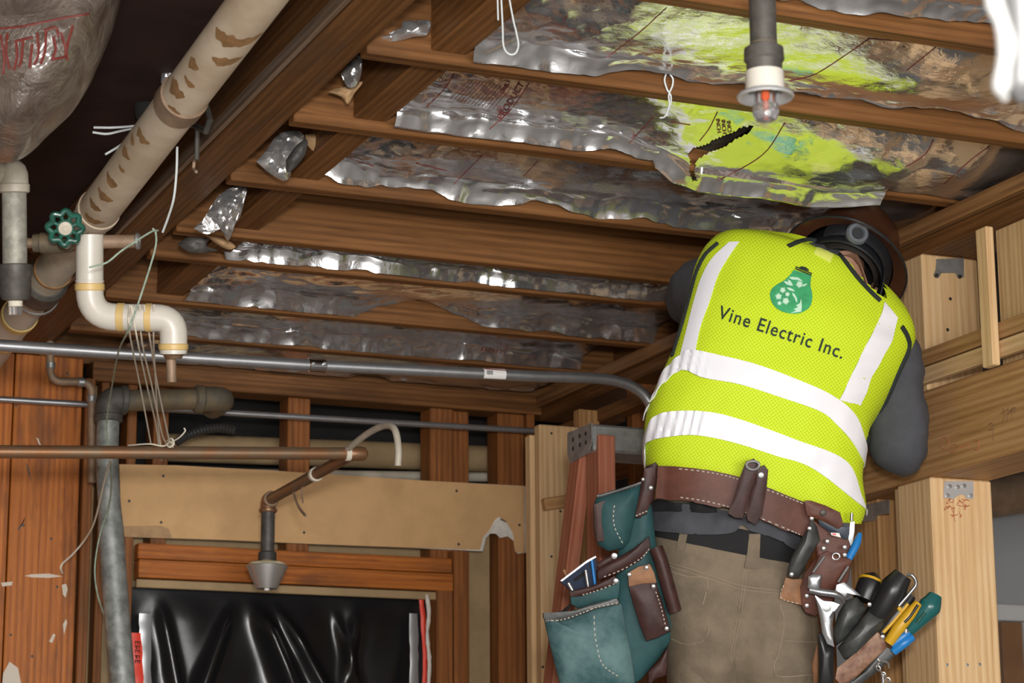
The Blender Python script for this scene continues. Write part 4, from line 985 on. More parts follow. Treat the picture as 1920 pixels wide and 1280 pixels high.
# ================================================================ WORKER
PS = 1.08                                   # the worker stands at about 5.4 m
def atD(x, y, D): return CAM + ray(x, y)*(D*PS)
tube0, lathe0 = tube, lathe
def tube(bm, pts, r, *a, **k): return tube0(bm, pts, [q*PS for q in r] if isinstance(r, (list, tuple)) else r*PS, *a, **k)
def lathe(bm, prof, *a, **k): return lathe0(bm, [(r*PS, h*PS) for r, h in prof], *a, **k)
plain('skin', (0.36, 0.19, 0.12), 0.55); plain('hair', (0.02, 0.016, 0.013), 0.6)
plain('shirt_grey', (0.058, 0.060, 0.070), 0.85, 0, 0.10, 30, 0.12, 24)
plain('underwear_black', (0.008, 0.008, 0.009), 0.85)
plain('trouser_khaki', (0.18, 0.14, 0.094), 0.85, 0, 0.14, 14, 0.35, 240)
plain('trouser_stitch', (0.26, 0.205, 0.14), 0.85)
plain('vest_trim', (0.012, 0.018, 0.016), 0.8)
plain('reflective_tape', (0.88, 0.88, 0.93), 0.35)  # white base colour stands in for flash light thrown back by the tape
plain('boot_leather', (0.11, 0.06, 0.03), 0.6)
m, nt, b = nodes('vest_mesh')
tc = N(nt, 'ShaderNodeTexCoord'); vo = N(nt, 'ShaderNodeTexVoronoi', Scale=1.0, Randomness=0.0); mp = N(nt, 'ShaderNodeMapping')
mp.inputs['Scale'].default_value = (165, 165, 1); mp.inputs['Rotation'].default_value = (0, 0, 0.62)
nt.links.new(tc.outputs['UV'], mp.inputs['Vector']); nt.links.new(mp.outputs[0], vo.inputs['Vector'])
vo.voronoi_dimensions = '2D'
col = ramp(nt, vo.outputs['Distance'], [(0.18, (0.36, 0.52, 0.01)), (0.30, (0.61, 0.77, 0.012))])
nt.links.new(col, b.inputs['Base Color']); b.inputs['Roughness'].default_value = 0.75; bump(nt, b, vo.outputs['Distance'], 0.25, 0.002)
WD = 5.0
def ring_pts(L, R_, D, hd, tilt, n=56, pw=2.4):
    cL, cR = atD(L[0], L[1], D), atD(R_[0], R_[1], D); c = (cL+cR)/2; hx_ = (cR-cL)/2
    dp_ = FWD*math.cos(math.radians(tilt)) - UPV*math.sin(math.radians(tilt)); out = []
    for k in range(n):
        th = 2*math.pi*k/n; cs, sn = math.cos(th), math.sin(th)
        a = math.copysign(abs(cs)**(2/pw), cs); e = math.copysign(abs(sn)**(2/pw), sn)
        out.append(c+hx_*a+dp_*hd*PS*e)
    return out
def loft(bm, rings, caps=(False, False)):
    vr = [[bm.verts.new(p) for p in r] for r in rings]; n = len(vr[0])
    for a, b_ in zip(vr, vr[1:]):
        for k in range(n): bm.faces.new((a[k], a[(k+1) % n], b_[(k+1) % n], b_[k]))
    if caps[0]: bm.faces.new(vr[0])
    if caps[1]: bm.faces.new(vr[-1])
    return vr
def rings_from(spec, sub=4, n=56, pw=2.4):
    """interpolate ring specs (Lx,Ly,Rx,Ry,D,hd,tilt) smoothly"""
    out = []; S_ = [list(s) for s in spec]
    for i in range(len(S_)-1):
        p0, p1, p2, p3 = S_[max(i-1, 0)], S_[i], S_[i+1], S_[min(i+2, len(S_)-1)]
        for k in range(sub):
            t = k/sub; q = [0.5*((2*b_)+(c-a)*t+(2*a-5*b_+4*c-d)*t*t+(3*b_-a-3*c+d)*t**3) for a, b_, c, d in zip(p0, p1, p2, p3)]
            out.append(ring_pts(q[0:2], q[2:4], q[4], q[5], q[6], n, pw))
    q = S_[-1]; out.append(ring_pts(q[0:2], q[2:4], q[4], q[5], q[6], n, pw)); return out
# ---- the body itself
def pw_(x, y, d): return atD(x, y, d)
verts, edges, rad = [], [], []
def sv(p, r, frm=None):
    verts.append(p); rad.append(r*PS)
    if frm is not None: edges.append((frm, len(verts)-1))
    return len(verts)-1
pel = sv(pw_(1385, 1105, 5.0), .10)
w1 = sv(pw_(1388, 1000, 5.0), .10, pel); w2 = sv(pw_(1418, 850, 5.0), .11, w1); ch = sv(pw_(1475, 690, 5.05), .105, w2)
ub = sv(pw_(1512, 575, 5.12), .075, ch); n1_ = sv(pw_(1545, 520, 5.165), .052, ub); n2_ = sv(pw_(1572, 500, 5.175), .05, n1_)
RIMC = pw_(1584, 498, 5.16)
HU = (RGT*(.51*.72)+UPV*(.86*.72)+FWD*.69).normalized(); FACE = (FWD-HU*FWD.dot(HU)).normalized(); HR = FACE.cross(HU).normalized()
if HR.dot(RGT) < 0: HR = -HR
HR *= PS; HU *= PS; FACE *= PS
h0 = sv(RIMC-HU*.06+FACE*.005, .066, n2_); h1 = sv(RIMC-HU*.01+FACE*.01, .078, h0); h2 = sv(RIMC+HU*.05+FACE*.01, .068, h1)
chin = sv(RIMC-HU*.085+FACE*.07, .034, h0); nose = sv(RIMC-HU*.03+FACE*.088, .018, h1)
def limb(chain, frm):
    i = frm
    for p, r in chain: i = sv(p, r, i)
    return i
def hand(wi, wp, dirv, palmn):
    d = dirv.normalized(); s = d.cross(palmn).normalized(); pn = s.cross(d).normalized()
    pm_ = sv(wp+d*.045, .030, wi); pk = sv(wp+d*.085, .030, pm_)
    for k, (o_, ln) in enumerate(((-.030, .062), (-.010, .076), (.011, .070), (.030, .052))):
        b0 = wp+d*.088+s*o_; a = sv(b0, .0098, pk); c = sv(b0+d*ln*.45-pn*.010, .0092, a); e = sv(b0+d*ln*.72-pn*.034, .0085, c); sv(b0+d*ln*.66-pn*.056, .0078, e)
    a = sv(wp+d*.035+s*-.036, .0115, pm_); c = sv(wp+d*.062+s*-.055-pn*.015, .0105, a); sv(wp+d*.088+s*-.050-pn*.034, .009, c)
sl = limb([(pw_(1400, 545, 5.13), .055), (pw_(1345, 535, 5.15), .052), (pw_(1303, 562, 5.32), .042), (pw_(1380, 590, 5.44), .036)], ub)
wl_ = sv(pw_(1480, 600, 5.52), .027, sl); hand(wl_, verts[wl_], RGT+FWD*.25+UPV*.1, UPV)
srr = limb([(pw_(1630, 625, 5.11), .055), (pw_(1672, 660, 5.10), .052), (pw_(1684, 760, 5.08), .045), (pw_(1682, 838, 5.06), .042), (pw_(1664, 780, 5.15), .036)], ub)
wr_ = sv(pw_(1640, 712, 5.23), .027, srr); hand(wr_, verts[wr_], UPV*.9-RGT*.25, FWD)
for s_, pts in ((-1, [((1322, 1180, 5.0), .085), ((1322, 1490, 4.94), .062), ((1326, 1520, 4.94), .058), ((1338, 1800, 5.02), .042), ((1338, 1850, 5.05), .045), ((1345, 1862, 5.16), .036)]), (1, [((1465, 1185, 5.0), .085), ((1468, 1490, 4.95), .062), ((1470, 1520, 4.95), .058), ((1478, 1800, 5.02), .042), ((1478, 1850, 5.05), .045), ((1485, 1862, 5.16), .036)])):
    limb([(pw_(*p), r) for p, r in pts], pel)
base = pw_(1400, 1868, 5.05)
me = bpy.data.meshes.new('person'); me.from_pydata([v-base for v in verts], edges, [])
person = bpy.data.objects.new('person', me); put(person, None, Matrix.Translation(base))
sk = person.modifiers.new('Skin', 'SKIN'); sk.use_smooth_shade = True; sk.branch_smoothing = .6
if not me.skin_vertices: raise RuntimeError('no skin layer')
for i, r in enumerate(rad): me.skin_vertices[0].data[i].radius = (r, r)
me.skin_vertices[0].data[pel].use_root = True
sb = person.modifiers.new('Subdivision', 'SUBSURF'); sb.levels = 2; sb.render_levels = 2
me.materials.append(MAT['skin'])
tag(person, 'worker in yellow vest seen from behind leaning toward the beam', 'person')
# ear and hair
bm = B(); ec = RIMC-HU*.045+HR*.075-FACE*.005
tube(bm, smoothpts([ec+HU*.028-FACE*.012, ec+HU*.030+FACE*.008, ec+FACE*.014, ec-HU*.026+FACE*.004, ec-HU*.024-FACE*.006], 5), [.006]*21, 8)
lathe(bm, [(0, 0), (.020, .002), (.022, .008), (0, .010)], ec, HR, 14); mesh('ear', bm, 'skin', person)
bm = B(); prof = [ring_pts((0, 0), (1, 1), 1, 1, 0)]
bm.clear(); hc = RIMC-HU*.005+FACE*.004; vr = []
for j in range(9):
    ph = lerp(-0.42, 1.2, j/8); row = []
    for k in range(28):
        th = 2*math.pi*k/28; dd = (HR*.083*math.cos(th)-FACE*.098*math.sin(th))*math.cos(ph)+HU*.10*math.sin(ph)
        if ph < -.1 and math.sin(th) < -.1: dd = dd*0.86
        row.append(bm.verts.new(hc+dd))
    vr.append(row)
for a, b_ in zip(vr, vr[1:]):
    for k in range(28): bm.faces.new((a[k], a[(k+1) % 28], b_[(k+1) % 28], b_[k]))
mesh('hair', bm, 'hair', person)
# ---- trousers
bm = B()
pelv = [(1250, 880, 1540, 940, 5.0, .10, 6), (1228, 945, 1518, 1012, 5.0, .110, 8), (1222, 1000, 1510, 1062, 5.0, .118, 8), (1230, 1050, 1520, 1100, 5.0, .125, 6), (1238, 1110, 1532, 1155, 5.0, .140, 4), (1244, 1180, 1540, 1212, 5.0, .150, 0), (1248, 1240, 1545, 1262, 5.0, .142, 0), (1256, 1300, 1546, 1312, 5.0, .115, 0), (1290, 1340, 1500, 1345, 5.0, .075, 0)]
RP = rings_from(pelv, 5)
def tuck(rings, amp, cols):
    for r in rings:
        for i, p in enumerate(r):
            x, y = pxof(p); d = amp*1.25*noise.noise(V((x*.012+y*.006, y*.030, 4)))+.004*crumple(x*.001+y*.0003, y*.0016, 9, 5.5)+amp*.5*noise.noise(V((x*.04, y*.07, 9)))
            r[i] = p-FWD*d
for r in RP:
    for i, p in enumerate(r):
        x, y = pxof(p); cx = lerp(1410, 1388, (y-1100)/180.)
        if y > 1110 and (p-CAM).dot(FWD) < 5.0*PS: r[i] = p+FWD*(.06*sstep(1110, 1270, y)*math.exp(-((x-cx)/24)**2))
tuck(RP, .012, 0); loft(bm, RP, (False, True))
for spec in ([(1246, 1220, 1388, 1240, 5.0, .12, 0), (1252, 1290, 1392, 1295, 4.99, .11, 0), (1262, 1380, 1392, 1380, 4.97, .095, 0), (1270, 1490, 1388, 1490, 4.94, .082, 0), (1280, 1620, 1388, 1620, 4.97, .075, 0), (1288, 1760, 1392, 1760, 5.01, .072, 0), (1286, 1815, 1396, 1815, 5.03, .075, 0)],
             [(1392, 1230, 1546, 1245, 5.0, .12, 0), (1398, 1290, 1548, 1295, 4.99, .112, 0), (1402, 1380, 1540, 1380, 4.97, .098, 0), (1408, 1490, 1532, 1490, 4.95, .084, 0), (1418, 1620, 1530, 1620, 4.97, .076, 0), (1424, 1760, 1532, 1760, 5.01, .072, 0), (1424, 1815, 1536, 1815, 5.03, .075, 0)]):
    rr_ = rings_from(spec, 5, 40, 2.1); tuck(rr_, .013, 0); loft(bm, rr_, (True, True))
trous = mesh('trousers', bm, 'trouser_khaki', person, angle=70); bvt = bvh_of(trous)
for spec in (((1340, 1862), -1), ((1480, 1862), 1)):
    (x, y), s_ = spec; bm = B(); q = pw_(x, 1868, 5.05); f_ = V((FWD.x, FWD.y, 0)).normalized(); u_ = V((0, 0, 1)); r_ = f_.cross(u_)
    rr_ = []
    for d, wd, ht in ((-.085, .034, .075), (-.06, .046, .16), (-.01, .048, .165), (.04, .048, .12), (.10, .050, .085), (.16, .046, .07), (.195, .030, .05)):
        c = q+f_*(d+.03); rr_.append([c+r_*wd*math.cos(t)+u_*(ht*.5+ht*.5*math.sin(t)) for t in [2*math.pi*k/20 for k in range(20)]])
    loft(bm, rr_, (True, True)); mesh('boot', bm, 'boot_leather', person)
def seam(strokes, r=.0013, name='seam', mat='trouser_stitch', bv=bvt, par=None, off=.0002):
    bm = B()
    for s in strokes: drape_line(bm, bv, s, r, off, 5, 5)
    return mesh(name, bm, mat, par or trous)
C4 = lambda p: cro(p, 2.783, 1000, 820)
C5 = lambda p: cro(p, 2.91, 1400, 840)
seam([C4([(695, 650), (800, 680), (950, 730), (1090, 775), (1290, 800)])]); seam([C4([(700, 668), (800, 700), (950, 748), (1090, 792), (1285, 815)])])
seam([C4([(1115, 690), (1095, 850), (1060, 1040), (1035, 1170)])]); seam([C4([(1102, 690), (1082, 850), (1046, 1040), (1026, 1160)])])
seam([C4([(705, 695), (800, 725), (905, 742), (885, 870)])], .0016, 'pocket_welt'); seam([C4([(720, 1050), (800, 1080), (880, 1060), (915, 1010), (908, 930)])], .0013)
seam([C5([(185, 850), (205, 960), (175, 1120), (150, 1185), (180, 1245), (365, 1235)])], .0016); seam([C5([(200, 1050), (385, 1058)])])
def patch(bv, L, R_, nl, nr, off, th, mat, name, par, relief=None, wrapL=0, wrapR=0, sm=True, even=0):
    """cloth strip between two px curves laid on a surface, carried on round the sides by wrap steps"""
    def res(c, n):
        P = smoothpts([V((x, y, 0)) for x, y in c], 8) if sm and len(c) > 2 else [V((x, y, 0)) for x, y in c]
        ds = [0]
        for a, b_ in zip(P, P[1:]): ds.append(ds[-1]+(b_-a).length)
        out = []
        for k in range(n+1):
            t = ds[-1]*k/n; i = max(j for j in range(len(ds)) if ds[j] <= t+1e-9); i = min(i, len(P)-2)
            q = (t-ds[i])/max(1e-6, ds[i+1]-ds[i]); out.append(P[i].lerp(P[i+1], min(1, q)))
        return out
    A, Bc = res(L, nl), res(R_, nl); G = []
    for i in range(nl+1):
        row = []
        for j in range(nr+1):
            q = A[i].lerp(Bc[i], j/nr); o_ = off+(relief(q.x, q.y, i/nl, j/nr) if relief else 0); h = hit(bv, q.x, q.y, o_)
            row.append(h)
        G.append(row)
    rows = [r for r in G if all(h is not None for h in r)]
    if even:                                   # stiff leather: bridge the dips of the cloth below
        dd = [[(h-CAM).dot(FWD) for h in r] for r in rows]; n_ = len(rows)
        mn = [min(min(dd[k]) for k in range(max(0, i-even), min(n_, i+even+1))) for i in range(n_)]
        av = [sum(mn[max(0, i-even):i+even+1])/len(mn[max(0, i-even):i+even+1]) for i in range(n_)]
        rows = [[CAM+(h-CAM)*(av[i]/dd[i][j]) for j, h in enumerate(r)] for i, r in enumerate(rows)]
    rows2 = []
    for r in rows:
        if rows2 and max((a-b_).length for a, b_ in zip(r, rows2[-1])) > .09: continue
        rows2.append(r)
    rows = rows2
    def wrap(r0, r1, n):
        cur = [p.copy() for p in r0]; dv = [(p-q) for p, q in zip(r0, r1)]; out = []
        for _ in range(n):
            nxt = []
            for j, p in enumerate(cur):
                d = dv[j].normalized()*.018 + FWD*.004; h = bv.find_nearest(p+d); nn = h[1]
                if nn.dot(p+d-h[0]) < 0: nn = -nn
                q = h[0]+nn*off; dv[j] = (q-p) if (q-p).length > 1e-4 else dv[j]; nxt.append(q)
            out.append(nxt); cur = nxt
        return out
    if wrapL: rows = wrap(rows[0], rows[2], wrapL)[::-1]+rows
    if wrapR: rows = rows+wrap(rows[-1], rows[-3], wrapR)
    bm = B(); vr = [[bm.verts.new(p) for p in r] for r in rows]
    for a, b_ in zip(vr, vr[1:]):
        for j in range(nr): bm.faces.new((a[j], a[j+1], b_[j+1], b_[j]))
    bm.normal_update()
    if sum((f.normal.dot(FWD) for f in bm.faces)) > 0: bmesh.ops.reverse_faces(bm, faces=bm.faces[:])
    thicken(bm, th)
    return mesh(name, bm, mat, par, angle=50)
patch(bvt, C4([(765, 500), (748, 585)]), C4([(805, 500), (790, 595)]), 6, 3, .004, .003, 'trouser_khaki', 'belt_loop', trous)
patch(bvt, C4([(1125, 500), (1115, 600), (1100, 680)]), C4([(1185, 500), (1180, 600), (1172, 685)]), 8, 4, .005, .003, 'trouser_khaki', 'belt_loop', trous)
# black waistband under the shirt tail
patch(bvt, C4([(600, 440), (700, 450), (800, 455), (950, 460), (1100, 480), (1300, 530), (1400, 560)]), C4([(600, 508), (700, 528), (800, 550), (950, 582), (1100, 612), (1300, 648), (1400, 668)]), 40, 4, .003, .002, 'underwear_black', 'waistband', person, wrapL=3)
# ---- vest
VR = [(1224, 918, 1614, 980, 5.0, .128, 0), (1209, 868, 1622, 950, 5.0, .14, 8), (1208, 822, 1616, 897, 5.0, .147, 15), (1211, 780, 1623, 845, 5.005, .15, 22), (1229, 730, 1632, 800, 5.015, .152, 28), (1256, 672, 1658, 755, 5.03, .150, 34),
      (1275, 610, 1692, 700, 5.05, .145, 40), (1290, 555, 1714, 652, 5.08, .135, 45), (1302, 510, 1710, 622, 5.10, .12, 50), (1322, 476, 1688, 590, 5.12, .10, 55), (1352, 457, 1658, 560, 5.14, .072, 60), (1440, 456, 1614, 522, 5.15, .05, 60)]
RV = rings_from(VR, 6, 96)
for r in RV:
    for i, p in enumerate(r):
        x, y = pxof(p); d = .006*noise.noise(V((x*.010, y*.012, 2)))+.003*noise.noise(V((x*.03+y*.01, y*.022, 5)))+.005*sstep(880, 960, y)*math.sin(x*.05)
        r[i] = p-FWD*d
bm = B(); loft(bm, RV)
CUT = [(1500, 430), (1530, 447), (1561, 460), (1586, 487), (1608, 515), (1634, 541), (1660, 560)]
def cuty(x):
    for (xa_, ya_), (xb_, yb_) in zip(CUT, CUT[1:]):
        if xa_ <= x <= xb_: return lerp(ya_, yb_, (x-xa_)/(xb_-xa_))
    return -1e9
for f in [f for f in bm.faces if (lambda q: q[1] < cuty(q[0])-1)(pxof(f.calc_center_median()))]: bm.faces.remove(f)
for v in [v for v in bm.verts if not v.link_faces]: bm.verts.remove(v)
uvl = bm.loops.layers.uv.new('UVMap')
for f in bm.faces:
    for l in f.loops:
        x, y = pxof(l.vert.co); q = .001136; s_ = 1 if (l.vert.co-CAM).dot(FWD) < 5.1 else 1.0
        l[uvl].uv = (x*q, y*q)
vest = mesh('safety_vest', bm, 'vest_mesh', person, angle=80); vest['label'] = 'fluorescent yellow mesh safety vest'
bvv = bvh_of(vest)
def folds(x, y, u, v): return 0.0075*abs(math.sin(x*.2+y*.05))*sstep(1350, 1300, x)+.002*noise.noise(V((x*.03, y*.03, 1)))
t1 = [(1226, 741), (1249, 694), (1283, 662), (1304, 657), (1359, 668), (1421, 684), (1489, 709), (1558, 740), (1604, 778), (1622, 826)]
b1 = [(1221, 754), (1245, 720), (1280, 694), (1318, 708), (1386, 720), (1462, 744), (1538, 771), (1570, 797), (1599, 830), (1618, 862)]
t2 = [(1214, 806), (1232, 779), (1276, 770), (1335, 773), (1393, 788), (1489, 823), (1586, 864), (1617, 935)]
b2 = [(1212, 846), (1218, 828), (1259, 818), (1311, 816), (1379, 830), (1455, 854), (1524, 878), (1612, 945)]
patch(bvv, t1, b1, 90, 6, .0035, .0025, 'reflective_tape', 'reflective_band', vest, folds, 4, 3)
patch(bvv, t2, b2, 90, 6, .0035, .0025, 'reflective_tape', 'reflective_band', vest, folds, 4, 3)
Ll = [(1367, 454), (1336, 484), (1317, 517), (1302, 563), (1286, 626), (1274, 672)]; Lr = [(1386, 453), (1364, 485), (1346, 517), (1330, 566), (1314, 610), (1303, 660)]
patch(bvv, Ll, Lr, 40, 5, .0030, .002, 'reflective_tape', 'reflective_strip', vest)
Rl = [(1658, 566), (1649, 597), (1617, 660), (1596, 704), (1574, 750)]; Rr = [(1682, 596), (1676, 626), (1661, 660), (1636, 704), (1614, 760)]
patch(bvv, Rl, Rr, 40, 5, .0030, .002, 'reflective_tape', 'reflective_strip', vest, lambda x, y, u, v: .003*math.sin(u*22+v*2))
def vl(pts, r, name, mat='vest_trim'):
    bm = B(); drape_line(bm, bvv, pts, r, .001, 8, 4); return mesh(name, bm, mat, vest)
vl([(1478, 462), (1500, 453), (1520, 450), (1540, 456), (1562, 465), (1586, 493), (1608, 521), (1632, 547), (1650, 564)], .0055, 'collar_trim')
bm = B(); nc = [pw_(1528, 520, 5.14), pw_(1552, 506, 5.16), pw_(1566, 498, 5.17)]; tube(bm, nc, [.085, .070, .060], 24); mesh('shirt_collar', bm, 'shirt_grey', person)
vl([(1346, 456), (1322, 479), (1306, 512), (1294, 555), (1279, 610), (1261, 668)], .0050, 'armhole_trim')
vl([(1690, 612), (1701, 632), (1703, 654), (1684, 698), (1660, 752), (1636, 798), (1624, 830)], .0060, 'armhole_trim')
plain('yellow_patch', (0.80, 0.88, 0.16), 0.5)
patch(bvv, cro([(1130, 320), (1105, 370)], 3.2, 1180, 360), cro([(1225, 375), (1205, 425)], 3.2, 1180, 360), 6, 6, .002, .001, 'yellow_patch', 'collar_patch', vest)
# print on the back: lettering and bulb emblem
plain('print_black', (0.012, 0.03, 0.02), 0.7); plain('print_green', (0.045, 0.36, 0.14), 0.6, 0, 0.15, 30); plain('print_leaf', (0.55, 0.80, 0.62), 0.6)
LA = math.radians(18.2)
tb = text_bm('Vine Electric Inc.', 36, 1.12); xs = [v.co.x for v in tb.verts]; sx_ = 246/(max(xs)-min(xs))
for v in tb.verts: v.co.y += 9.0e-5*(v.co.x*sx_)**2*-1*-1*-1+2
mesh('lettering', drape_flat(tb, bvv, 1465, 625, LA, .0022, sx_, 6), 'print_black', vest, smooth=False)
def poly_bm(pts, cx, cy):
    bm = B(); f = bm.faces.new([bm.verts.new((x-cx, -(y-cy), 0)) for x, y in pts]); bmesh.ops.triangulate(bm, faces=bm.faces[:]); return bm
C6 = lambda p: cro(p, 3.2, 1180, 360)
bulb = [(q.x, q.y) for q in smoothpts([V((x, y, 0)) for x, y in C6([(1092, 502), (1086, 560), (1098, 625), (1082, 690), (1030, 724), (975, 730), (905, 712), (858, 668), (844, 610), (868, 568), (930, 530), (966, 495), (985, 468)])], 5)]
em = mesh('bulb_emblem', drape_flat(poly_bm(bulb, 1484, 548), bvv, 1484, 548, 0, .0022, 1, 10), 'print_green', vest, smooth=False)
for a, b_, w_ in (((998, 446), (1097, 488), 5), ((994, 456), (1093, 498), 5), ((1002, 466), (1080, 500), 0)):
    if not w_: continue
    p, q = C6([a, b_]); mesh('bulb_cap', drape_flat(poly_bm([p, q, (q[0]-.6, q[1]+2.2), (p[0]-.6, p[1]+2.2)], p[0], p[1]), bvv, p[0], p[1], 0, .0024, 1, 6), 'print_black', vest, smooth=False)
mesh('bulb_cap', drape_flat(poly_bm(C6([(1018, 452), (1034, 446), (1058, 452), (1078, 468), (1074, 476), (1020, 456)]), 1506, 503), bvv, 1506, 503, 0, .0023, 1, 6), 'print_black', vest, smooth=False)
def leaf(cx, cy, r, ang, kind):
    pts = []
    if kind == 'maple':
        n = 20
        for k in range(n): th = 2*math.pi*k/n+ang; q = r*(1.0 if k % 4 == 0 else .55 if k % 2 else .8); pts.append((cx+q*math.cos(th), cy+q*math.sin(th)))
    elif kind == 'slim':
        for t_, s_ in ((-1, 0), (-.3, .28), (.4, .22), (1, 0), (.4, -.22), (-.3, -.28)): pts.append((cx+r*(t_*math.cos(ang)-s_*math.sin(ang)), cy+r*(t_*math.sin(ang)+s_*math.cos(ang))))
    mesh('leaf', drape_flat(poly_bm(pts, cx, cy), bvv, cx, cy, 0, .0030, 1, 6), 'print_leaf', em, smooth=False)
for x, y, r, a, k in ((920, 590, 22, .3, 'maple'), (895, 628, 24, .9, 'maple'), (938, 655, 26, .2, 'maple'), (948, 615, 18, 1.2, 'maple'), (1020, 556, 26, .5, 'maple'), (968, 586, 28, .4, 'slim'), (985, 520, 30, .2, 'slim'), (1015, 525, 26, .5, 'slim'), (950, 550, 30, .5, 'slim'), (965, 545, 26, .9, 'slim'), (990, 625, 26, 1.0, 'slim'), (1000, 645, 22, 1.3, 'slim'), (1050, 560, 20, -.4, 'slim'), (900, 668, 16, .1, 'maple')):
    p = C6([(x, y)])[0]; leaf(p[0], p[1], r/3.2, a, k)
tri = C6([(1030, 640), (1034, 690), (1030, 718), (965, 728), (1000, 712), (985, 704), (1012, 690), (998, 682), (1022, 668)])
mesh('leaf', drape_flat(poly_bm(tri, 1497, 575), bvv, 1497, 575, 0, .0030, 1, 6), 'print_leaf', em, smooth=False)
# ---- sleeves
def sleeve(pts, rr, amp=.010):
    P = smoothpts([pw_(*p) for p in pts], 8); n = len(P); R_ = []
    for i in range(n):
        t = i/(n-1)*(len(rr)-1); k = min(int(t), len(rr)-2); R_.append(lerp(rr[k], rr[k+1], t-k))
    bm = B(); tube(bm, P, R_, 40)
    for v in bm.verts: v.co += (V((noise.noise(v.co*9), noise.noise(v.co*9+V((4, 4, 4))), noise.noise(v.co*9+V((8, 1, 1))))))*amp + V((0, 0, 1))*amp*.6*noise.noise(V((v.co.x*14, v.co.y*14, v.co.z*40)))
    bm.normal_update()
    for v in bm.verts: v.co += v.normal*(.007*noise.noise(V((v.co.x*13, v.co.y*13, v.co.z*30)))+.0045*crumple(v.co.x+v.co.y*.6, v.co.z*1.3, 8, 2.2))
    return mesh('sleeve', bm, 'shirt_grey', person, angle=80)
sleeve([(1400, 545, 5.13), (1345, 535, 5.14), (1308, 545, 5.24), (1304, 570, 5.36), (1370, 592, 5.44), (1470, 600, 5.51)], [.075, .074, .063, .060, .052, .042])
sleeve([(1600, 610, 5.10), (1660, 650, 5.10), (1680, 700, 5.09), (1686, 770, 5.08), (1684, 838, 5.07), (1666, 788, 5.16), (1643, 722, 5.22)], [.07, .066, .060, .062, .062, .056, .042])
# ---- grey shirt tail below the belt
bvb = bvh_of(trous, vest)
sh_t = C4([(600, 330), (700, 335), (820, 350), (950, 375), (1080, 410), (1230, 455), (1345, 500), (1420, 520)])
sh_b = C4([(600, 480), (700, 490), (820, 500), (940, 503), (1040, 490), (1085, 455), (1130, 480), (1190, 500), (1290, 540), (1345, 575), (1420, 600)])
patch(bvb, sh_t, sh_b, 70, 8, .010, .003, 'shirt_grey', 'shirt_tail', person, lambda x, y, u, v: .003*math.sin(x*.07)+.004*v, wrapL=3)
patch(bvb, C4([(600, 325), (700, 330), (800, 340), (900, 345), (950, 360)]), C4([(600, 385), (700, 390), (800, 395), (900, 398), (960, 395)]), 40, 4, .014, .003, 'underwear_black', 'vest_hem_trim', vest, lambda x, y, u, v: .003*math.sin(x*.14))

# ================================================================ HARD HAT
plain('hat_brown', (0.060, 0.022, 0.011), 0.28, 0, 0, 10, 0, 40, 0.6); plain('hat_black', (0.012, 0.013, 0.016), 0.35); plain('hat_grey', (0.10, 0.11, 0.125), 0.4)
hat = thing('hard_hat', 'dark brown full brim hard hat worn by the worker', 'helmet', RIMC)
bm = B(); vr = []
prof = [(1.17, .003), (1.18, 0), (1.16, -.003), (1.0, .006), (.985, .02), (.97, .045), (.93, .075), (.85, .105), (.70, .130), (.48, .148), (.22, .157), (.05, .159)]
inner = [(.03, .152), (.22, .150), (.47, .142), (.68, .125), (.82, .10), (.90, .073), (.94, .045), (.955, .02), (.97, .002)]
def hrow(s_, h_):
    return [bm.verts.new(RIMC+HR*(.119 if s_ > 1.05 else .110)*s_*math.cos(t)+FACE*(.120*s_*math.sin(t)*(1.06 if math.sin(t) > 0 and s_ > 1.05 else 1))+HU*(h_-(.012*abs(math.sin(t)) if s_ > 1.05 else 0))) for t in [2*math.pi*k/48 for k in range(48)]]
for pr_ in (inner[::-1][:1]+prof[2::-1] if False else [(.97, .000)]+prof[2::-1][0:1]+[prof[1], prof[0], (1.03, .010)]+prof[4:]): vr.append(hrow(*pr_))
for a, b_ in zip(vr, vr[1:]):
    for k in range(48): bm.faces.new((a[k], a[(k+1) % 48], b_[(k+1) % 48], b_[k]))
bm.faces.new(vr[-1]); mesh('shell', bm, 'hat_brown', hat, angle=60)
bm = B(); vr = []
for pr_ in [(.972, .001)]+inner[::-1][1:]: vr.append(hrow(*pr_))
for a, b_ in zip(vr, vr[1:]):
    for k in range(48): bm.faces.new((a[k], a[(k+1) % 48], b_[(k+1) % 48], b_[k]))
bm.faces.new(vr[-1]); mesh('liner', bm, 'hat_black', hat)
bm = B(); P = [RIMC+HR*.119*1.17*math.cos(t)+FACE*.120*1.17*math.sin(t)*(1.06 if math.sin(t) > 0 else 1)-HU*.012*abs(math.sin(t)) for t in [2*math.pi*k/48 for k in range(50)]]
tube(bm, P, .0032, 8, caps=False); mesh('brim_edge', bm, 'hat_black', hat)
bm = B(); vr = []
for h_, s_ in ((-.030, .90), (-.028, .93), (.022, .93), (.024, .89), (-.028, .87)): vr.append([bm.verts.new(RIMC+HR*.100*s_*math.cos(t)-FACE*.112*s_*math.sin(t)+HU*(h_-.016*max(0, math.sin(t)))) for t in [2*math.pi*k/40 for k in range(40)]])
vr.append(vr[0])
for a, b_ in zip(vr, vr[1:]):
    for k in range(40): bm.faces.new((a[k], a[(k+1) % 40], b_[(k+1) % 40], b_[k]))
mesh('headband', bm, 'hat_black', hat)
kc = RIMC-FACE*.108-HR*.022-HU*.018; kn = (-FACE*.85-HU*.45).normalized()
bm = B(); lathe(bm, [(.024, -.008), (.025, .008), (.021, .014), (.0155, .014), (.014, .011), (0, .011)], kc, kn, 28); mesh('ratchet_knob', bm, 'hat_grey', hat)
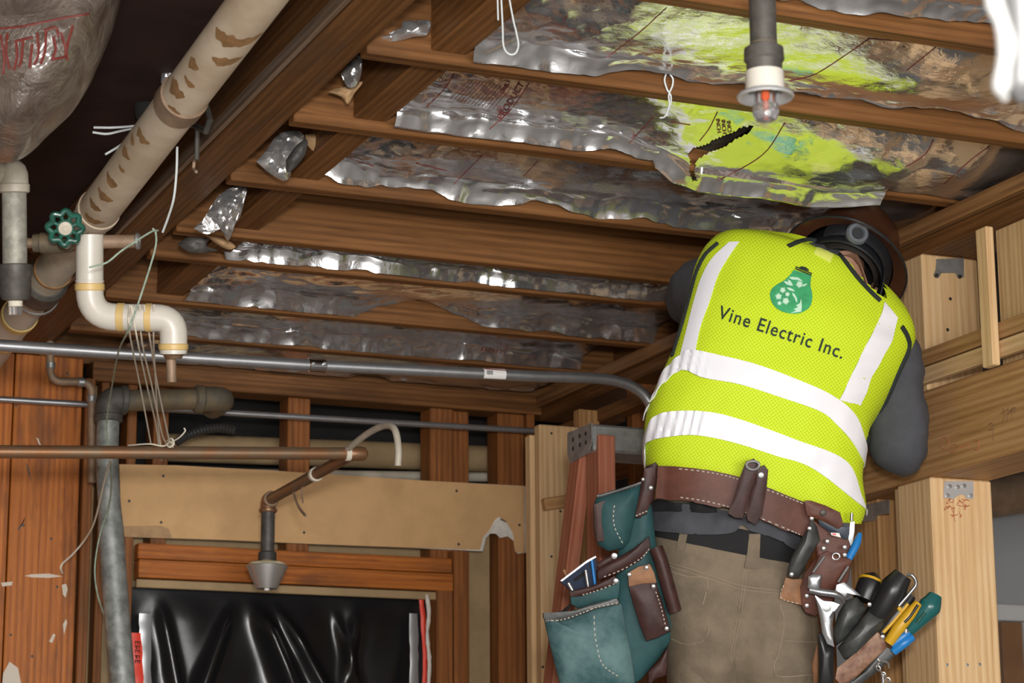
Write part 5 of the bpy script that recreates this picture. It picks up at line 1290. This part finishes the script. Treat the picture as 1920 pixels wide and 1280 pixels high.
bm = B(); lathe(bm, [(.0135, .0105), (.012, .0125), (0, .0125)], kc, kn, 20); mesh('knob_cap', bm, 'hat_black', hat)
bm = B(); ang = lambda t, h_, s_=1.0: RIMC+HR*.100*s_*math.cos(t)-FACE*.114*s_*math.sin(t)+HU*h_
vr = []
for k in range(25):
    t_ = lerp(-.35, 2.5, k/24); dr = .030+.055*math.exp(-((t_-.2)/.42)**2); vr.append([bm.verts.new(ang(t_, .018, .985)), bm.verts.new(ang(t_, -.02, 1.0)), bm.verts.new(ang(t_, -dr, .96))])
for a, b_ in zip(vr, vr[1:]):
    for j in (0, 1): bm.faces.new((a[j], a[j+1], b_[j+1], b_[j]))
thicken(bm, .004); mesh('nape_strap', bm, 'hat_black', hat)
bm = B(); tube(bm, smoothpts([ang(.15, -.03, 1.0), ang(.1, -.08, .98), ang(.05, -.12, .9), ang(-.3, -.15, .6)], 5), .006, 8, flat=.4); mesh('chin_strap', bm, 'hat_black', hat)
# ================================================================ STEP LADDER
LY = 5.10; c0 = onY(1113, 794, LY)
lad = thing('step_ladder', 'step ladder with reddish rails and grey metal cap behind the worker', 'ladder', (c0.x+.22, 4.75, 0))
CL, CDp, CH = .50, .135, .068
bm = B(); cube(bm, (c0.x, LY, c0.z-CH), (c0.x+CL, LY+CDp, c0.z), .006); cap = mesh('cap', bm, 'galvanized', lad, smooth=False)
bm = B(); f = bm.faces.new([bm.verts.new((c0.x-.004, LY+a, c0.z+b_)) for a, b_ in ((-.002, .001), (CDp+.004, .001), (CDp+.006, -.05), (CDp-.01, -.078), (.02, -.07), (-.002, -.045))])
r = bmesh.ops.extrude_face_region(bm, geom=[f])
for v in r['geom']:
    if isinstance(v, bmesh.types.BMVert): v.co.x -= .003
mesh('end_plate', bm, 'galvanized', cap, smooth=False)
for a, b_ in ((.03, -.02), (.03, -.042), (.065, -.02), (.065, -.042), (.105, -.045), (.105, -.022)):
    bm = B(); lathe(bm, [(0, -.001), (.0055, 0), (.0055, .004)], (c0.x-.008, LY+a, c0.z+b_), (1, 0, 0), 10); mesh('hole', bm, 'nail', cap)
zt_ = c0.z-.03; LEAN = (LY+.025-(base.y+.06))/((zt_-base.z)/zt_)
for s_, x0 in ((-1, c0.x+.03), (1, c0.x+CL-.03)):
    lumber('front_rail', (x0, LY+.025, zt_), (x0+s_*.09, LY+.025-LEAN, 0.01), .045, .075, 'ladder_rail', lad, up=(0, 1, 0))
    lumber('rear_rail', (x0-.012*s_*-1-.0, LY+.10, zt_), (x0+s_*.16, LY+.60, 0.01), .035, .06, 'ladder_rail', lad, up=(0, 1, 0))
footz = base.z
for k in range(-4, 4):
    z = footz-.014+k*.305
    if z < .15 or z > zt_-.1: continue
    t_ = (zt_-z)/zt_; y = LY+.025-LEAN*t_; xw = .03-.09*t_
    board('step', (c0.x+xw+.02, y-.05, z-.02), (c0.x+CL-xw-.02, y+.045, z), 'galvanized', lad)
for k in range(6):
    z = .3+k*.36; t_ = (zt_-z)/zt_; y = LY+.10+.5*t_; xw = .03-.16*t_
    board('rear_bar', (c0.x+xw+.015, y-.012, z-.014), (c0.x+CL-xw-.015, y+.012, z+.014), 'ladder_rail', lad)

# ================================================================ TOOL BELT
plain('belt_leather', (0.105, 0.036, 0.023), 0.5, 0, 0.16, 18, 0.12, 70, 0.3)
plain('dark_leather', (0.048, 0.020, 0.017), 0.48, 0, 0.2, 24, 0.10, 80, 0.25)
plain('tan_leather', (0.26, 0.115, 0.045), 0.6, 0, 0.18, 30, 0.15, 90)
plain('worn_leather', (0.34, 0.20, 0.13), 0.6, 0, 0, 22, 0.12, 80, col2=(0.13, 0.045, 0.025))
plain('black_leather', (0.045, 0.047, 0.045), 0.42, 0, 0.3, 26, 0.12, 80)
plain('teal_canvas', (0.019, 0.072, 0.076), 0.7, 0, 0.16, 16, 0.15, 160)
plain('teal_worn', (0.11, 0.20, 0.20), 0.7, 0, 0, 9, 0.10, 120, col2=(0.025, 0.08, 0.088))
plain('stitch', (0.55, 0.50, 0.42), 0.8); plain('rivet', (0.62, 0.61, 0.60), 0.25, 0.9)
plain('tool_black', (0.014, 0.014, 0.015), 0.35); plain('tool_yellow', (0.60, 0.34, 0.015), 0.4); plain('tool_teal', (0.015, 0.11, 0.11), 0.3); plain('tool_blue', (0.015, 0.19, 0.52), 0.35); plain('tool_blue_dark', (0.012, 0.02, 0.045), 0.6, spec=0.2)
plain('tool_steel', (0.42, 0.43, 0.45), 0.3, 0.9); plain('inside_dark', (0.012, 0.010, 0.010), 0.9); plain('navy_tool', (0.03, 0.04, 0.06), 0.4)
belt = thing('tool_belt', 'wide brown leather tool belt with teal and brown pouches', 'tool belt', atD(1370, 940, 4.9))
bvx = bvh_of(vest, trous, *[o for o in bpy.data.objects if o.name.startswith('shirt_tail')])
bt_ = C4([(632, 142), (730, 146), (880, 162), (1000, 184), (1100, 214), (1220, 258), (1336, 302)])+C5([(315, 290), (420, 325), (520, 352)])
bb_ = C4([(628, 318), (740, 322), (880, 342), (1010, 372), (1090, 400), (1180, 432), (1336, 496)])+C5([(290, 485), (380, 520), (470, 550)])
strap_ = patch(bvx, bt_, bb_, 70, 6, .014, .006, 'belt_leather', 'strap', belt, None, 0, 0, True, 3)
bs_ = bvh_of(strap_)
def stitch(par, bv, pts, off=.0008, r=.0012, gap=5.0):
    """row of short stitches"""
    P = smoothpts([V((x, y, 0)) for x, y in pts], 10) if len(pts) > 2 else [V((*pts[0], 0)).lerp(V((*pts[1], 0)), k/20) for k in range(21)]
    bm = B(); acc = 0; on = True; run = []
    for a, b_ in zip(P, P[1:]):
        acc += (b_-a).length; run.append(a)
        if acc > gap*(.62 if on else .38):
            if on and len(run) > 1:
                h = [hit(bv, q.x, q.y, off) for q in (run[0], b_)]
                if all(q is not None for q in h) and (h[0]-h[1]).length < .03: tube(bm, h, r, 4)
            acc = 0; on = not on; run = [b_]
    if len(bm.verts): o = mesh('stitching', bm, 'stitch', par); o['kind'] = 'stuff'; return o
    bm.free()
off_y = lambda pts, d: [(x, y+d) for x, y in pts]
stitch(strap_, bs_, off_y(bt_[1:8], 5)); stitch(strap_, bs_, off_y(bb_[1:8], -5))
# wrap-round end at the left hip
lp = slabm('strap_end', C4([(585, 150), (640, 128), (655, 150), (640, 260), (625, 330), (560, 420), (535, 420), (560, 300)]), 4.905, .014, 'dark_leather', belt, .006)
# hammer loop straps in the middle
def rivet(par, x, y, D, r=.005, mat='rivet'):
    bm = B(); lathe(bm, [(r, .001), (r*.9, .0025), (r*.4, .0035), (0, .0035)], atD(x, y, D), -FWD, 12); return mesh('rivet', bm, mat, par)
la = slabm('loop_strap', C4([(1108, 125), (1150, 108), (1182, 140), (1160, 210), (1130, 300), (1092, 425), (1050, 420), (1015, 398), (1050, 300), (1080, 200)]), 4.826, .012, 'dark_leather', belt, .003, sub=2)
lb = slabm('loop_strap', C4([(1165, 158), (1205, 142), (1226, 170), (1218, 260), (1195, 400), (1160, 458), (1118, 436), (1110, 400), (1135, 290), (1160, 200)]), 4.830, .012, 'dark_leather', belt, .003, sub=2)
rivet(lb, *C4([(1188, 196)])[0], 4.826, .0065, 'galvanized')
bm = B(); cc = C4([(1145, 140)])[0]; P = []
for k in range(25): th = math.pi*2*k/24; P.append(atD(cc[0]+12*math.cos(th), cc[1]+(10*math.sin(th) if math.sin(th) > 0 else 6*math.sin(th)), 4.816))
tube(bm, P, .0026, 8, caps=False); mesh('d_ring', bm, 'galvanized', la)

def slab_on(par, pts, C_, D, th, mat, name, bulge=0.0, sub=1, tilt=(0, 0), label=None): return slabm(name, C_(pts), D, th, mat, par, bulge, tilt, 5, sub, label)
def stitches(o, C_, lists):
    bv = bvh_of(o)
    for l in lists: stitch(o, bv, C_(l))
# ---- left pouches: back panel, upper pocket, big pockets
pn = slab_on(belt, [(560, 230), (600, 250), (625, 420), (640, 560), (690, 780), (722, 960), (715, 1060), (660, 1150), (560, 1265), (500, 1300), (300, 1300), (420, 900), (440, 600), (500, 420)], C4, 4.93, .05, 'teal_canvas', 'back_panel', .02, 3)
up_ = slab_on(belt, [(330, 308), (400, 282), (480, 262), (566, 236), (552, 330), (525, 440), (500, 545), (470, 578), (390, 594), (335, 560), (315, 470), (312, 360)], C4, 4.90, .06, 'teal_canvas', 'upper_pocket', .025, 3, label='small teal canvas pocket')
slab_on(up_, [(316, 350), (345, 335), (375, 325), (366, 440), (370, 540), (335, 548), (318, 460)], C4, 4.885, .012, 'dark_leather', 'leather_edge', .002, 2)
slab_on(up_, [(330, 300), (440, 268), (566, 228), (564, 246), (440, 288), (330, 318)], C4, 4.885, .03, 'black_leather', 'rim', .002, 2)
stitches(up_, C4, [[(345, 312), (440, 285), (555, 248)], [(425, 330), (420, 450), (470, 560)]])
fl_ = slab_on(belt, [(580, 160), (625, 150), (632, 260), (605, 360), (590, 400), (530, 420), (545, 330), (565, 240)], C4, 4.895, .02, 'dark_leather', 'hanger', .004, 2)
rivet(fl_, *C4([(612, 262)])[0], 4.888); rivet(fl_, *C4([(572, 218)])[0], 4.888, .004)
stitches(fl_, C4, [[(535, 408), (600, 380)]])
ed = slab_on(belt, [(330, 690), (420, 640), (520, 580), (605, 515), (612, 575), (560, 640), (460, 700), (350, 745), (335, 740)], C4, 4.895, .03, 'dark_leather', 'pocket_rim', .006, 2)
stitches(ed, C4, [[(345, 735), (460, 690), (560, 630), (605, 580)]])
slab_on(belt, [(325, 660), (400, 612), (440, 610), (420, 650), (340, 690)], C4, 4.905, .02, 'dark_leather', 'tab', .004, 1); rivet(belt, *C4([(422, 618)])[0], 4.893, .007)
md = slab_on(belt, [(190, 800), (320, 775), (430, 728), (455, 745), (445, 850), (330, 880), (250, 900), (195, 870)], C4, 4.880, .05, 'teal_canvas', 'middle_pocket', .01, 2)
mr_ = slab_on(md, [(186, 805), (300, 775), (425, 722), (442, 738), (430, 765), (320, 805), (250, 828), (190, 832)], C4, 4.866, .05, 'dark_leather', 'rim', .004, 2)
stitches(mr_, C4, [[(240, 825), (330, 798), (435, 757)]]); rivet(mr_, *C4([(430, 748)])[0], 4.858, .006)
bp_ = slab_on(belt, [(52, 930), (110, 948), (190, 940), (255, 912), (310, 882), (380, 868), (440, 850), (462, 870), (490, 1010), (520, 1180), (535, 1310), (350, 1345), (150, 1330), (110, 1180), (80, 1060)], C4, 4.862, .09, 'teal_worn', 'large_pocket', .03, 3, label='large worn teal canvas pocket')
br_ = slab_on(bp_, [(48, 915), (120, 925), (190, 905), (255, 885), (310, 866), (440, 838), (452, 856), (445, 872), (330, 895), (250, 925), (150, 958), (70, 960), (52, 945)], C4, 4.848, .07, 'black_leather', 'rim', .003, 2)
slab_on(bp_, [(60, 920), (120, 918), (170, 895), (198, 862), (195, 885), (170, 915), (110, 935)], C4, 4.90, .02, 'inside_dark', 'pocket_mouth', .0, 2)  # near-black slab, its colour stands for the shade inside the pocket
stitches(br_, C4, [[(65, 955), (150, 950), (250, 916), (330, 885), (440, 862)]]); stitches(bp_, C4, [[(315, 900), (325, 1050), (360, 1180), (450, 1250)]])
ph = slab_on(belt, [(495, 770), (560, 755), (640, 755), (665, 830), (700, 940), (716, 1010), (650, 1045), (590, 1064), (555, 980), (520, 870)], C4, 4.893, .02, 'dark_leather', 'pencil_sleeve', .008, 2, label='dark brown leather sleeve')
pt_ = slab_on(ph, [(493, 705), (550, 672), (608, 658), (632, 705), (645, 758), (570, 762), (497, 778)], C4, 4.888, .012, 'tan_leather', 'tan_tab', .002, 2)
for q in ((500, 715), (590, 678)): rivet(pt_, *C4([q])[0], 4.882, .005)
for q in ((626, 776), (695, 996)): rivet(ph, *C4([q])[0], 4.882, .005)
stitches(ph, C4, [[(632, 785), (665, 880), (690, 985)]])
bm = B(); rp_ = [atD(*C4([p])[0], d) for p, d in (((640, 575), 4.885), ((665, 640), 4.88), ((690, 730), 4.878), ((715, 820), 4.878), ((738, 905), 4.88))]
tube(bm, smoothpts(rp_, 5), .0145, 14); mesh('rolled_edge', bm, 'dark_leather', belt)
slab_on(belt, [(600, 1225), (660, 1160), (702, 1095), (700, 1180), (690, 1240), (640, 1258), (600, 1300)], C4, 4.90, .03, 'dark_leather', 'bottom_corner', .004, 2)
# ---- right holster
ho = slab_on(belt, [(315, 285), (350, 285), (430, 312), (510, 350), (530, 420), (500, 440), (420, 400), (370, 380), (330, 370), (320, 330)], C5, 4.835, .02, 'belt_leather', 'holster_hanger', .004, 2)
rivet(ho, *C5([(417, 352)])[0], 4.829, .007, 'nail')
hb = slab_on(belt, [(345, 375), (440, 440), (550, 480), (585, 590), (570, 640), (555, 720), (500, 800), (420, 880), (375, 920), (320, 900), (298, 860), (290, 760), (310, 690), (380, 590), (360, 480)], C5, 4.862, .035, 'belt_leather', 'holster', .008, 2, label='brown leather tool holster')
h2 = slab_on(hb, [(400, 580), (440, 560), (500, 590), (560, 600), (580, 605), (560, 660), (520, 720), (470, 770), (400, 790), (330, 740), (360, 660)], C5, 4.846, .02, 'belt_leather', 'front_pocket', .006, 2)
for q in ((355, 382), (343, 438), (440, 508), (420, 546), (535, 540), (535, 582), (245, 688), (328, 805), (328, 858), (372, 720)): rivet(hb, *C5([q])[0], 4.838, .005)
for p in (((425, 590), (362, 678)), ((555, 645), (500, 730))):
    bm = B(); a, b_ = [atD(*C5([q])[0], 4.838) for q in p]; tube(bm, [a, b_], .006, 8, flat=.5); mesh('steel_clip', bm, 'galvanized', hb)
slab_on(belt, [(352, 385), (385, 430), (402, 500), (360, 570), (310, 660), (285, 700), (218, 705), (225, 650), (250, 580), (300, 490), (335, 430)], C5, 4.842, .03, 'black_leather', 'knife_sheath', .012, 2, label='worn black leather sheath')
tc_ = slab_on(belt, [(212, 700), (250, 715), (305, 712), (300, 790), (300, 858), (235, 842), (175, 822), (195, 760)], C5, 4.866, .02, 'tan_leather', 'sheath_corner', .003, 2); stitches(tc_, C5, [[(208, 730), (188, 815), (290, 850)]])
s1 = slab_on(belt, [(600, 810), (655, 870), (610, 960), (540, 1040), (485, 1080), (470, 1000), (500, 900), (540, 830)], C5, 4.855, .05, 'black_leather', 'screwdriver_sleeve', .02, 3)
s2 = slab_on(belt, [(660, 890), (720, 885), (785, 900), (740, 980), (660, 1080), (580, 1160), (530, 1150), (495, 1090), (560, 1010)], C5, 4.845, .05, 'black_leather', 'screwdriver_sleeve', .02, 3)
rivet(s1, *C5([(670, 852)])[0], 4.84, .005)
wl2 = slab_on(belt, [(715, 1000), (745, 1030), (768, 1085), (690, 1160), (600, 1245), (520, 1300), (480, 1260), (490, 1200), (600, 1110)], C5, 4.835, .03, 'worn_leather', 'plier_pouch', .006, 2, label='worn reddish leather plier pouch')
slab_on(belt, [(760, 1080), (800, 1100), (806, 1135), (700, 1230), (560, 1330), (520, 1310), (620, 1235)], C5, 4.85, .05, 'black_leather', 'pouch_side', .004, 2)
slab_on(belt, [(355, 1180), (385, 1060), (400, 1150), (390, 1290), (365, 1290)], C5, 4.88, .02, 'tan_leather', 'pouch_back', .003, 2); rivet(wl2, *C5([(742, 1028)])[0], 4.828, .005)

# ================================================================ TOOLS IN THE POUCHES
def T(name, label, cat, px, D): return thing(name, label, cat, atD(*px, D))
def rod(par, name, pts, rr, mat, C_=C5, n=14, flat=1.0, sm=4):
    P = [atD(*C_([p[:2]])[0], p[2]) for p in pts]; bm = B(); Q = smoothpts(P, sm) if len(P) > 2 else P; m_ = len(Q)
    R_ = [rr]*m_ if not isinstance(rr, (list, tuple)) else [lerp(rr[min(int(i/(m_-1)*(len(rr)-1)), len(rr)-2)], rr[min(int(i/(m_-1)*(len(rr)-1)), len(rr)-2)+1], i/(m_-1)*(len(rr)-1)-min(int(i/(m_-1)*(len(rr)-1)), len(rr)-2)) for i in range(m_)]
    tube(bm, Q, R_, n, flat=flat); return mesh(name, bm, mat, par)
sq_ = T('speed_square', 'dark blue speed square sticking out of the teal pouch', 'square', C4([(250, 720)])[0], 4.9)
slab_on(sq_, [(140, 752), (185, 715), (328, 622), (332, 650), (330, 775), (260, 790), (192, 800)], C4, 4.905, .006, 'tool_blue_dark', 'triangle_plate', .0)
slab_on(sq_, [(138, 748), (280, 640), (326, 616), (331, 623), (290, 645), (146, 753)], C4, 4.898, .02, 'tool_steel', 'fence_edge', .0)
rod(sq_, 'blue_edge', [(305, 640, 4.897), (322, 768, 4.897)], .003, 'tool_blue', C4)
rod(sq_, 'slot', [(215, 745, 4.902), (278, 700, 4.902)], .003, 'inside_dark', C4)
ck = T('chrome_punch', 'slim chrome punch standing in the teal pouch by the square', 'punch', C4([(280, 740)])[0], 4.89); rod(ck, 'shank', [(272, 690, 4.89), (290, 800, 4.89)], .0035, 'rivet', C4)
ck = T('chrome_bit', 'short chrome bit in front of the blue square', 'bit', C4([(190, 770)])[0], 4.89); rod(ck, 'shank', [(182, 758, 4.89), (205, 800, 4.89)], .004, 'rivet', C4)
ck = T('brass_pin', 'small brass pin at the far left of the teal pouch', 'pin', C4([(163, 705)])[0], 4.92); rod(ck, 'shank', [(158, 688, 4.92), (175, 725, 4.92)], .0035, 'tan_leather', C4)
pl_ = T('wire_stripper', 'dark wire tool edge in the rear of the teal pouch', 'pliers', C4([(350, 650)])[0], 4.92); slab_on(pl_, [(325, 660), (390, 628), (405, 640), (345, 680)], C4, 4.915, .01, 'tool_black', 'handle', .002)
# tape / meter in holster
tm = T('utility_knife', 'dark grey boxy tool tucked in the top of the brown holster', 'knife', C5([(470, 430)])[0], 4.85)
slab_on(tm, [(383, 380), (430, 375), (562, 430), (560, 470), (545, 500), (440, 450), (400, 420)], C5, 4.850, .02, 'navy_tool', 'body', .004, 2)
slab_on(tm, [(458, 460), (505, 462), (515, 488), (462, 474)], C5, 4.841, .004, 'label_white', 'white_label', 0)
slab_on(tm, [(468, 464), (486, 465), (488, 476), (470, 472)], C5, 4.8395, .002, 'red_tape', 'red_dot', 0)
tl = T('steel_rule', 'grey folding rule standing beside the brown holster', 'ruler', C5([(575, 450)])[0], 4.88)
slab_on(tl, [(565, 400), (590, 398), (588, 450), (572, 560), (550, 545), (558, 470)], C5, 4.885, .012, 'galvanized', 'blade', 0); rod(tl, 'clip', [(573, 352, 4.88), (572, 395, 4.88)], .0035, 'rivet')
bpn = T('blue_pen', 'bright blue pen poking out of the brown holster', 'pen', C5([(590, 530)])[0], 4.86); rod(bpn, 'barrel', [(618, 465, 4.87), (600, 520, 4.86), (555, 605, 4.85)], [.0045, .0075, .0085, .008], 'tool_blue')
kr = T('key_ring', 'small chrome ring inside the holster front pocket', 'ring', C5([(485, 585)])[0], 4.85)
bm = B(); P = [atD(*C5([(487+20*math.cos(t), 590+18*math.sin(t))])[0], 4.842) for t in [2*math.pi*k/20 for k in range(22)]]; tube(bm, P, .0018, 6, caps=False); mesh('ring', bm, 'rivet', kr)
# hammer
hm = T('hammer', 'steel claw hammer with black grip hanging from the tool belt', 'hammer', C5([(430, 900)])[0], 4.83)
slab_on(hm, [(372, 800), (420, 830), (470, 835), (510, 850), (480, 890), (470, 960), (475, 1060), (480, 1088), (440, 1070), (412, 1010), (400, 930), (385, 860)], C5, 4.815, .022, 'tool_steel', 'neck', .004, 2)
slab_on(hm, [(335, 700), (360, 688), (412, 690), (405, 735), (400, 770), (365, 785), (333, 762)], C5, 4.805, .035, 'tool_steel', 'striking_face', .004, 2)
rod(hm, 'head_bridge', [(345, 772, 4.81), (410, 785, 4.805), (480, 795, 4.806), (520, 815, 4.81), (530, 845, 4.815)], [.007, .0075, .0075, .006, .003], 'tool_steel')
slab_on(hm, [(490, 745), (530, 730), (580, 765), (628, 808), (600, 800), (560, 800), (530, 830), (500, 815), (480, 790)], C5, 4.81, .024, 'tool_steel', 'claw', .003, 2)
slab_on(hm, [(412, 858), (436, 850), (462, 862), (460, 885), (436, 896), (414, 884)], C5, 4.8105, .003, 'galvanized', 'medallion', .001, 2)
slab_on(hm, [(425, 950), (440, 945), (448, 990), (462, 1050), (440, 1020)], C5, 4.8108, .003, 'galvanized', 'neck_groove', 0, 1)
slab_on(hm, [(388, 1005), (412, 1010), (440, 1070), (478, 1092), (478, 1200), (474, 1330), (390, 1330), (392, 1150)], C5, 4.818, .03, 'tool_black', 'grip', .010, 2)
# screwdriver and plier handles
def handle(name, label, cat, pts, rr, mat, extra=()):
    t_ = T(name, label, cat, C5([pts[0][:2]])[0], pts[0][2]); rod(t_, 'handle', pts, rr, mat)
    for e in extra: rod(t_, *e)
    return t_
handle('flashlight', 'black round flashlight end in the screwdriver sleeve', 'flashlight', [(700, 690, 4.90), (675, 745, 4.89), (640, 830, 4.88)], [.010, .0275, .0275, .024], 'tool_black', (('gold_band', [(682, 722, 4.893), (678, 734, 4.891)], .0285, 'tool_yellow'),))
handle('nut_driver', 'thick black handled driver with steel clip', 'driver', [(855, 690, 4.85), (800, 770, 4.85), (740, 870, 4.855), (690, 950, 4.865)], [.020, .030, .028, .024], 'tool_black', (('belt_clip', [(875, 690, 4.835), (905, 695, 4.83), (925, 740, 4.83), (890, 790, 4.83), (830, 860, 4.83)], .0035, 'tool_steel'),))
handle('cutting_pliers', 'black pliers handle with yellow ring in the plier pouch', 'pliers', [(900, 805, 4.86), (850, 870, 4.855), (790, 940, 4.855), (735, 1010, 4.855)], [.010, .013, .013, .010], 'tool_black', (('yellow_ring', [(822, 862, 4.845), (848, 892, 4.845)], .005, 'tool_yellow'), ('edge', [(880, 848, 4.845), (800, 945, 4.845), (745, 1005, 4.845)], .004, 'tool_yellow')))
handle('screwdriver', 'yellow handled screwdriver in the plier pouch', 'screwdriver', [(935, 845, 4.845), (890, 905, 4.84), (830, 980, 4.84), (775, 1060, 4.845)], [.009, .0125, .013, .011], 'tool_yellow', (('grip_line', [(935, 855, 4.832), (890, 920, 4.828), (860, 950, 4.828)], .003, 'tool_black'),))
handle('teal_screwdriver', 'big teal handled screwdriver at the right of the pouch', 'screwdriver', [(1030, 800, 4.865), (1000, 860, 4.86), (950, 920, 4.86), (880, 1000, 4.865)], [.014, .024, .019, .013], 'tool_teal', (('green_edge', [(975, 895, 4.838), (930, 950, 4.84)], .003, 'green_enamel'),))
handle('linesman_pliers', 'upper blue handled pliers in the plier pouch', 'pliers', [(880, 1000, 4.85), (850, 1030, 4.848), (790, 1075, 4.85)], [.009, .010, .009], 'tool_blue', (('pivot', [(868, 985, 4.84), (868, 1005, 4.84)], .006, 'rivet'),))
handle('needle_pliers', 'lower blue handled pliers by the hanging chain', 'pliers', [(905, 1030, 4.85), (860, 1062, 4.845), (800, 1110, 4.85)], [.008, .010, .009], 'tool_blue')
chn = T('key_chain', 'short steel chain hanging below the plier pouch', 'chain', C5([(745, 1220)])[0], 4.84)
cp_ = [(722, 1165), (712, 1190), (725, 1210), (740, 1225), (752, 1240), (765, 1255), (778, 1270), (790, 1284)]
for i, (a, b_) in enumerate(zip(cp_, cp_[1:])):
    bm = B(); p, q = [atD(*C5([v])[0], 4.832) for v in (a, b_)]; d = (q-p)*.65; s_, u_ = frame(d, FWD); e_ = s_ if i % 2 else u_
    tube(bm, [((p+q)/2)+d*math.cos(t)+e_*.004*math.sin(t) for t in [2*math.pi*k/14 for k in range(16)]], .0014, 6, caps=False); mesh('link', bm, 'rivet', chn)
rod(chn, 'key_shaft', [(742, 1230, 4.835), (745, 1300, 4.835)], .004, 'rivet')
bm = B(); tube(bm, smoothpts([atD(*C5([v])[0], 4.834) for v in ((725, 1165), (718, 1150), (735, 1160), (770, 1170), (775, 1200))], 5), .0022, 6); mesh('clasp', bm, 'rivet', chn)
